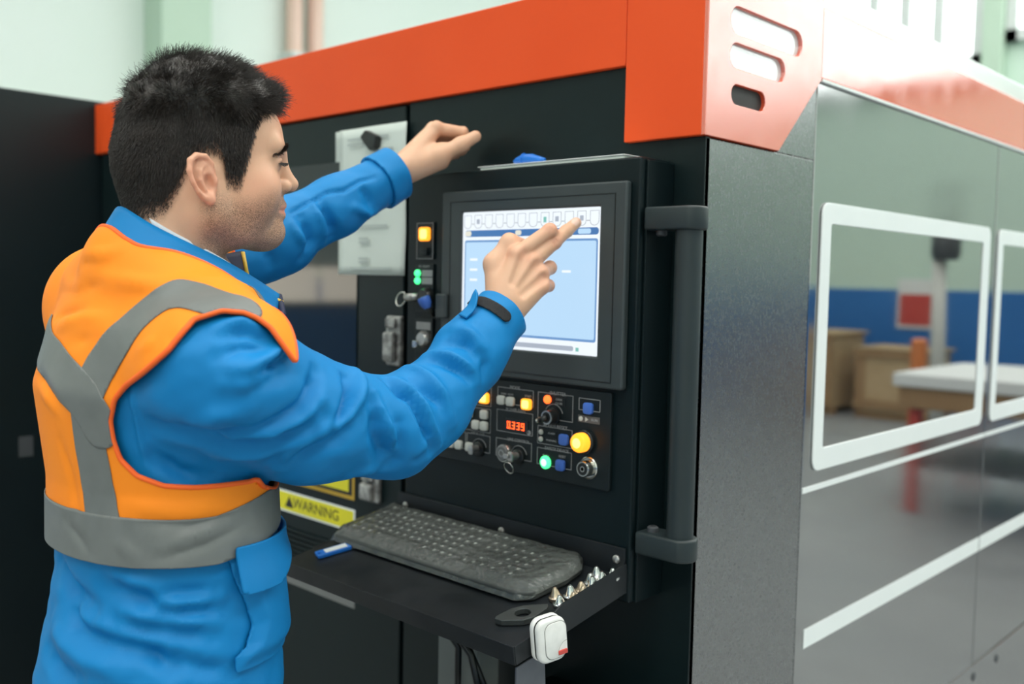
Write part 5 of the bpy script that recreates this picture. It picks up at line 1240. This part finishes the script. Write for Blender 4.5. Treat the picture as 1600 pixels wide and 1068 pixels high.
# right-hand pocket with its flap
pk = np.array(POCK)
pN = normals(jV0, jF); zz_ = jV0[:, 2]; yb = np.interp(zz_, pk[::-1, 2], pk[::-1, 1]); 
inp = np.maximum.reduce([yb - jV0[:, 1], jV0[:, 1] - .705, np.abs(zz_ - (pk[0, 2] + pk[-1, 2]) / 2) - (pk[0, 2] - pk[-1, 2]) / 2, -1.12 - jV0[:, 0]])
puff = .006 + .009 * sstep(0, .02, -inp)
V, F, _ = clip_mesh(jV0 + pN * puff[:, None], jF, [inp]); po_ = pm('pocket', V, F, m_jack, jo); md = po_.modifiers.new('thick', 'SOLIDIFY'); md.thickness = .004; md.offset = -1
zt = pk[0, 2]
flapf = np.maximum.reduce([pk[0, 1] + .004 - jV0[:, 1], jV0[:, 1] - .708, zz_ - zt - .006, zt - .020 - .55 * np.clip(.070 - np.abs(jV0[:, 1] - (pk[0, 1] + .030)), 0, .05) - zz_, -1.12 - jV0[:, 0]])
V, F, _ = clip_mesh(jV0 + pN * (.018 + .010 * sstep(zt, zt - .05, zz_))[:, None], jF, [flapf]); fo_ = pm('pocket_flap', V, F, m_jack, jo); md = fo_.modifiers.new('thick', 'SOLIDIFY'); md.thickness = .004; md.offset = -1
# cuffs: black hook-and-loop strip and tab on the right, turned-up band on the left
V, F, _ = clip_mesh(jV + jN2 * .0022, jF, [polydist(jV, VEL) - .0088, fr_ + .004]); vs_ = pm('cuff_strip', V, F, m_vel, jo); md = vs_.modifiers.new('thick', 'SOLIDIFY'); md.thickness = .0015; md.offset = 1
ax_l = unit(WlA - L1); al = (jV - lcut) @ ax_l
V, F, _ = clip_mesh(jV + jN2 * .0055, jF, [np.where(np.linalg.norm(jV - lcut, axis=1) < .13, al - .004, 1), -.034 - al]); lc_ = pm('turned_cuff', V, F, m_jack, jo); md = lc_.modifiers.new('thick', 'SOLIDIFY'); md.thickness = .006; md.offset = -1
tb_ = np.array([(-0.9812, 0.9323, 1.4469), (-0.9765, 0.9461, 1.4594), (-0.9776, 0.9579, 1.4800), (-0.9773, 0.9613, 1.4827)]); 
ob_ = np.array([(-0.9637, 0.9292, 1.4433), (-0.9604, 0.9429, 1.4547), (-0.9637, 0.9508, 1.4696), (-0.9685, 0.9553, 1.4775)])
band('cuff_tab', tb_, ob_, m_jack, .003, jo, n=16)

obj('collar_edge', tube([tuple(np.array(ctop[-1]) + PO), tuple((np.array(ctop[-1]) + cbot[-1]) / 2 + PO + (.006, .004, 0)), tuple(np.array(cbot[-1]) + PO)], [.0042, .0050, .0042], 8), m_navy, jo, True)
obj('collar_trim', tube([tuple(np.array(ctop[-1]) * .9 + np.array(cbot[-1]) * .1 + PO + (.004, -.010, .001)), tuple(np.array(ctop[-1]) * .8 + np.array(cbot[-1]) * .2 + PO + (.004, .004, 0))], .0030, 8), m_ytrim, jo, True)
band('inner_placket', [(-1.1885, 0.6859, 1.5230), (-1.1905, 0.7191, 1.5293)], [(-1.1727, 0.6834, 1.4828), (-1.1734, 0.7177, 1.4875)], m_navy, .003, jo, n=8)
obj('placket_trim', tube([tuple(np.array(p) + PO) for p in ((-1.1888, 0.7191, 1.5275), (-1.1816, 0.7187, 1.5092), (-1.1727, 0.7173, 1.4909))], .0032, 8), m_ytrim, jo, True)
# trousers and boots
ts = SDF((-1.40, .36, .02), (-.90, .80, 1.02), .011)
ts.loft([.80, .93, 1.0], [-1.135] * 3, [.57] * 3, [.175, .172, .165], [.13, .128, .12], .03)
for L in LEG: ts.chain(L, [.098, .078, .068], .04)
tV, tF = ts.mesh(2); TV, TF, _ = clip_mesh(tV, tF, [.075 - tV[:, 2]]); pm('trousers', TV, TF, m_trou)
for L in LEG:
    b = SDF((L[2][0] - .1, .40, -.03), (L[2][0] + .1, .86, .24), .009); ax = L[2][0]
    b.cone((ax, L[2][1], .16), (ax, L[2][1] - .01, .055), .055, .052, .02); b.cone((ax, L[2][1], .048), (ax, L[2][1] + .155, .040), .048, .044, .03)
    V, F = b.mesh(2); V, F, _ = clip_mesh(V, F, [.0 - V[:, 2], V[:, 2] - .17]); pm('boot', V, F, m_boot)
    me = obj('sole', prism([(ax - .048 + PO[0], L[2][1] - .05 + PO[1]), (ax + .048 + PO[0], L[2][1] - .05 + PO[1]), (ax + .05 + PO[0], L[2][1] + .17 + PO[1]), (ax + .02 + PO[0], L[2][1] + .205 + PO[1]), (ax - .02 + PO[0], L[2][1] + .205 + PO[1]), (ax - .05 + PO[0], L[2][1] + .17 + PO[1])], 2, 0, .022, .004), m_boot, PE)
# ---- lettering to plain meshes
bpy.context.view_layer.update()
dg = bpy.context.evaluated_depsgraph_get()
for o in [o for o in COL.objects if o.type == 'FONT']:
    me = bpy.data.meshes.new_from_object(o.evaluated_get(dg)); nm = o.name.split('.')[0]
    q = bpy.data.objects.new('lettering', me); COL.objects.link(q); q.parent = o.parent; q.matrix_parent_inverse = o.matrix_parent_inverse.copy()
    q.location, q.rotation_euler, q.scale = o.location, o.rotation_euler, o.scale
    bpy.data.objects.remove(o)
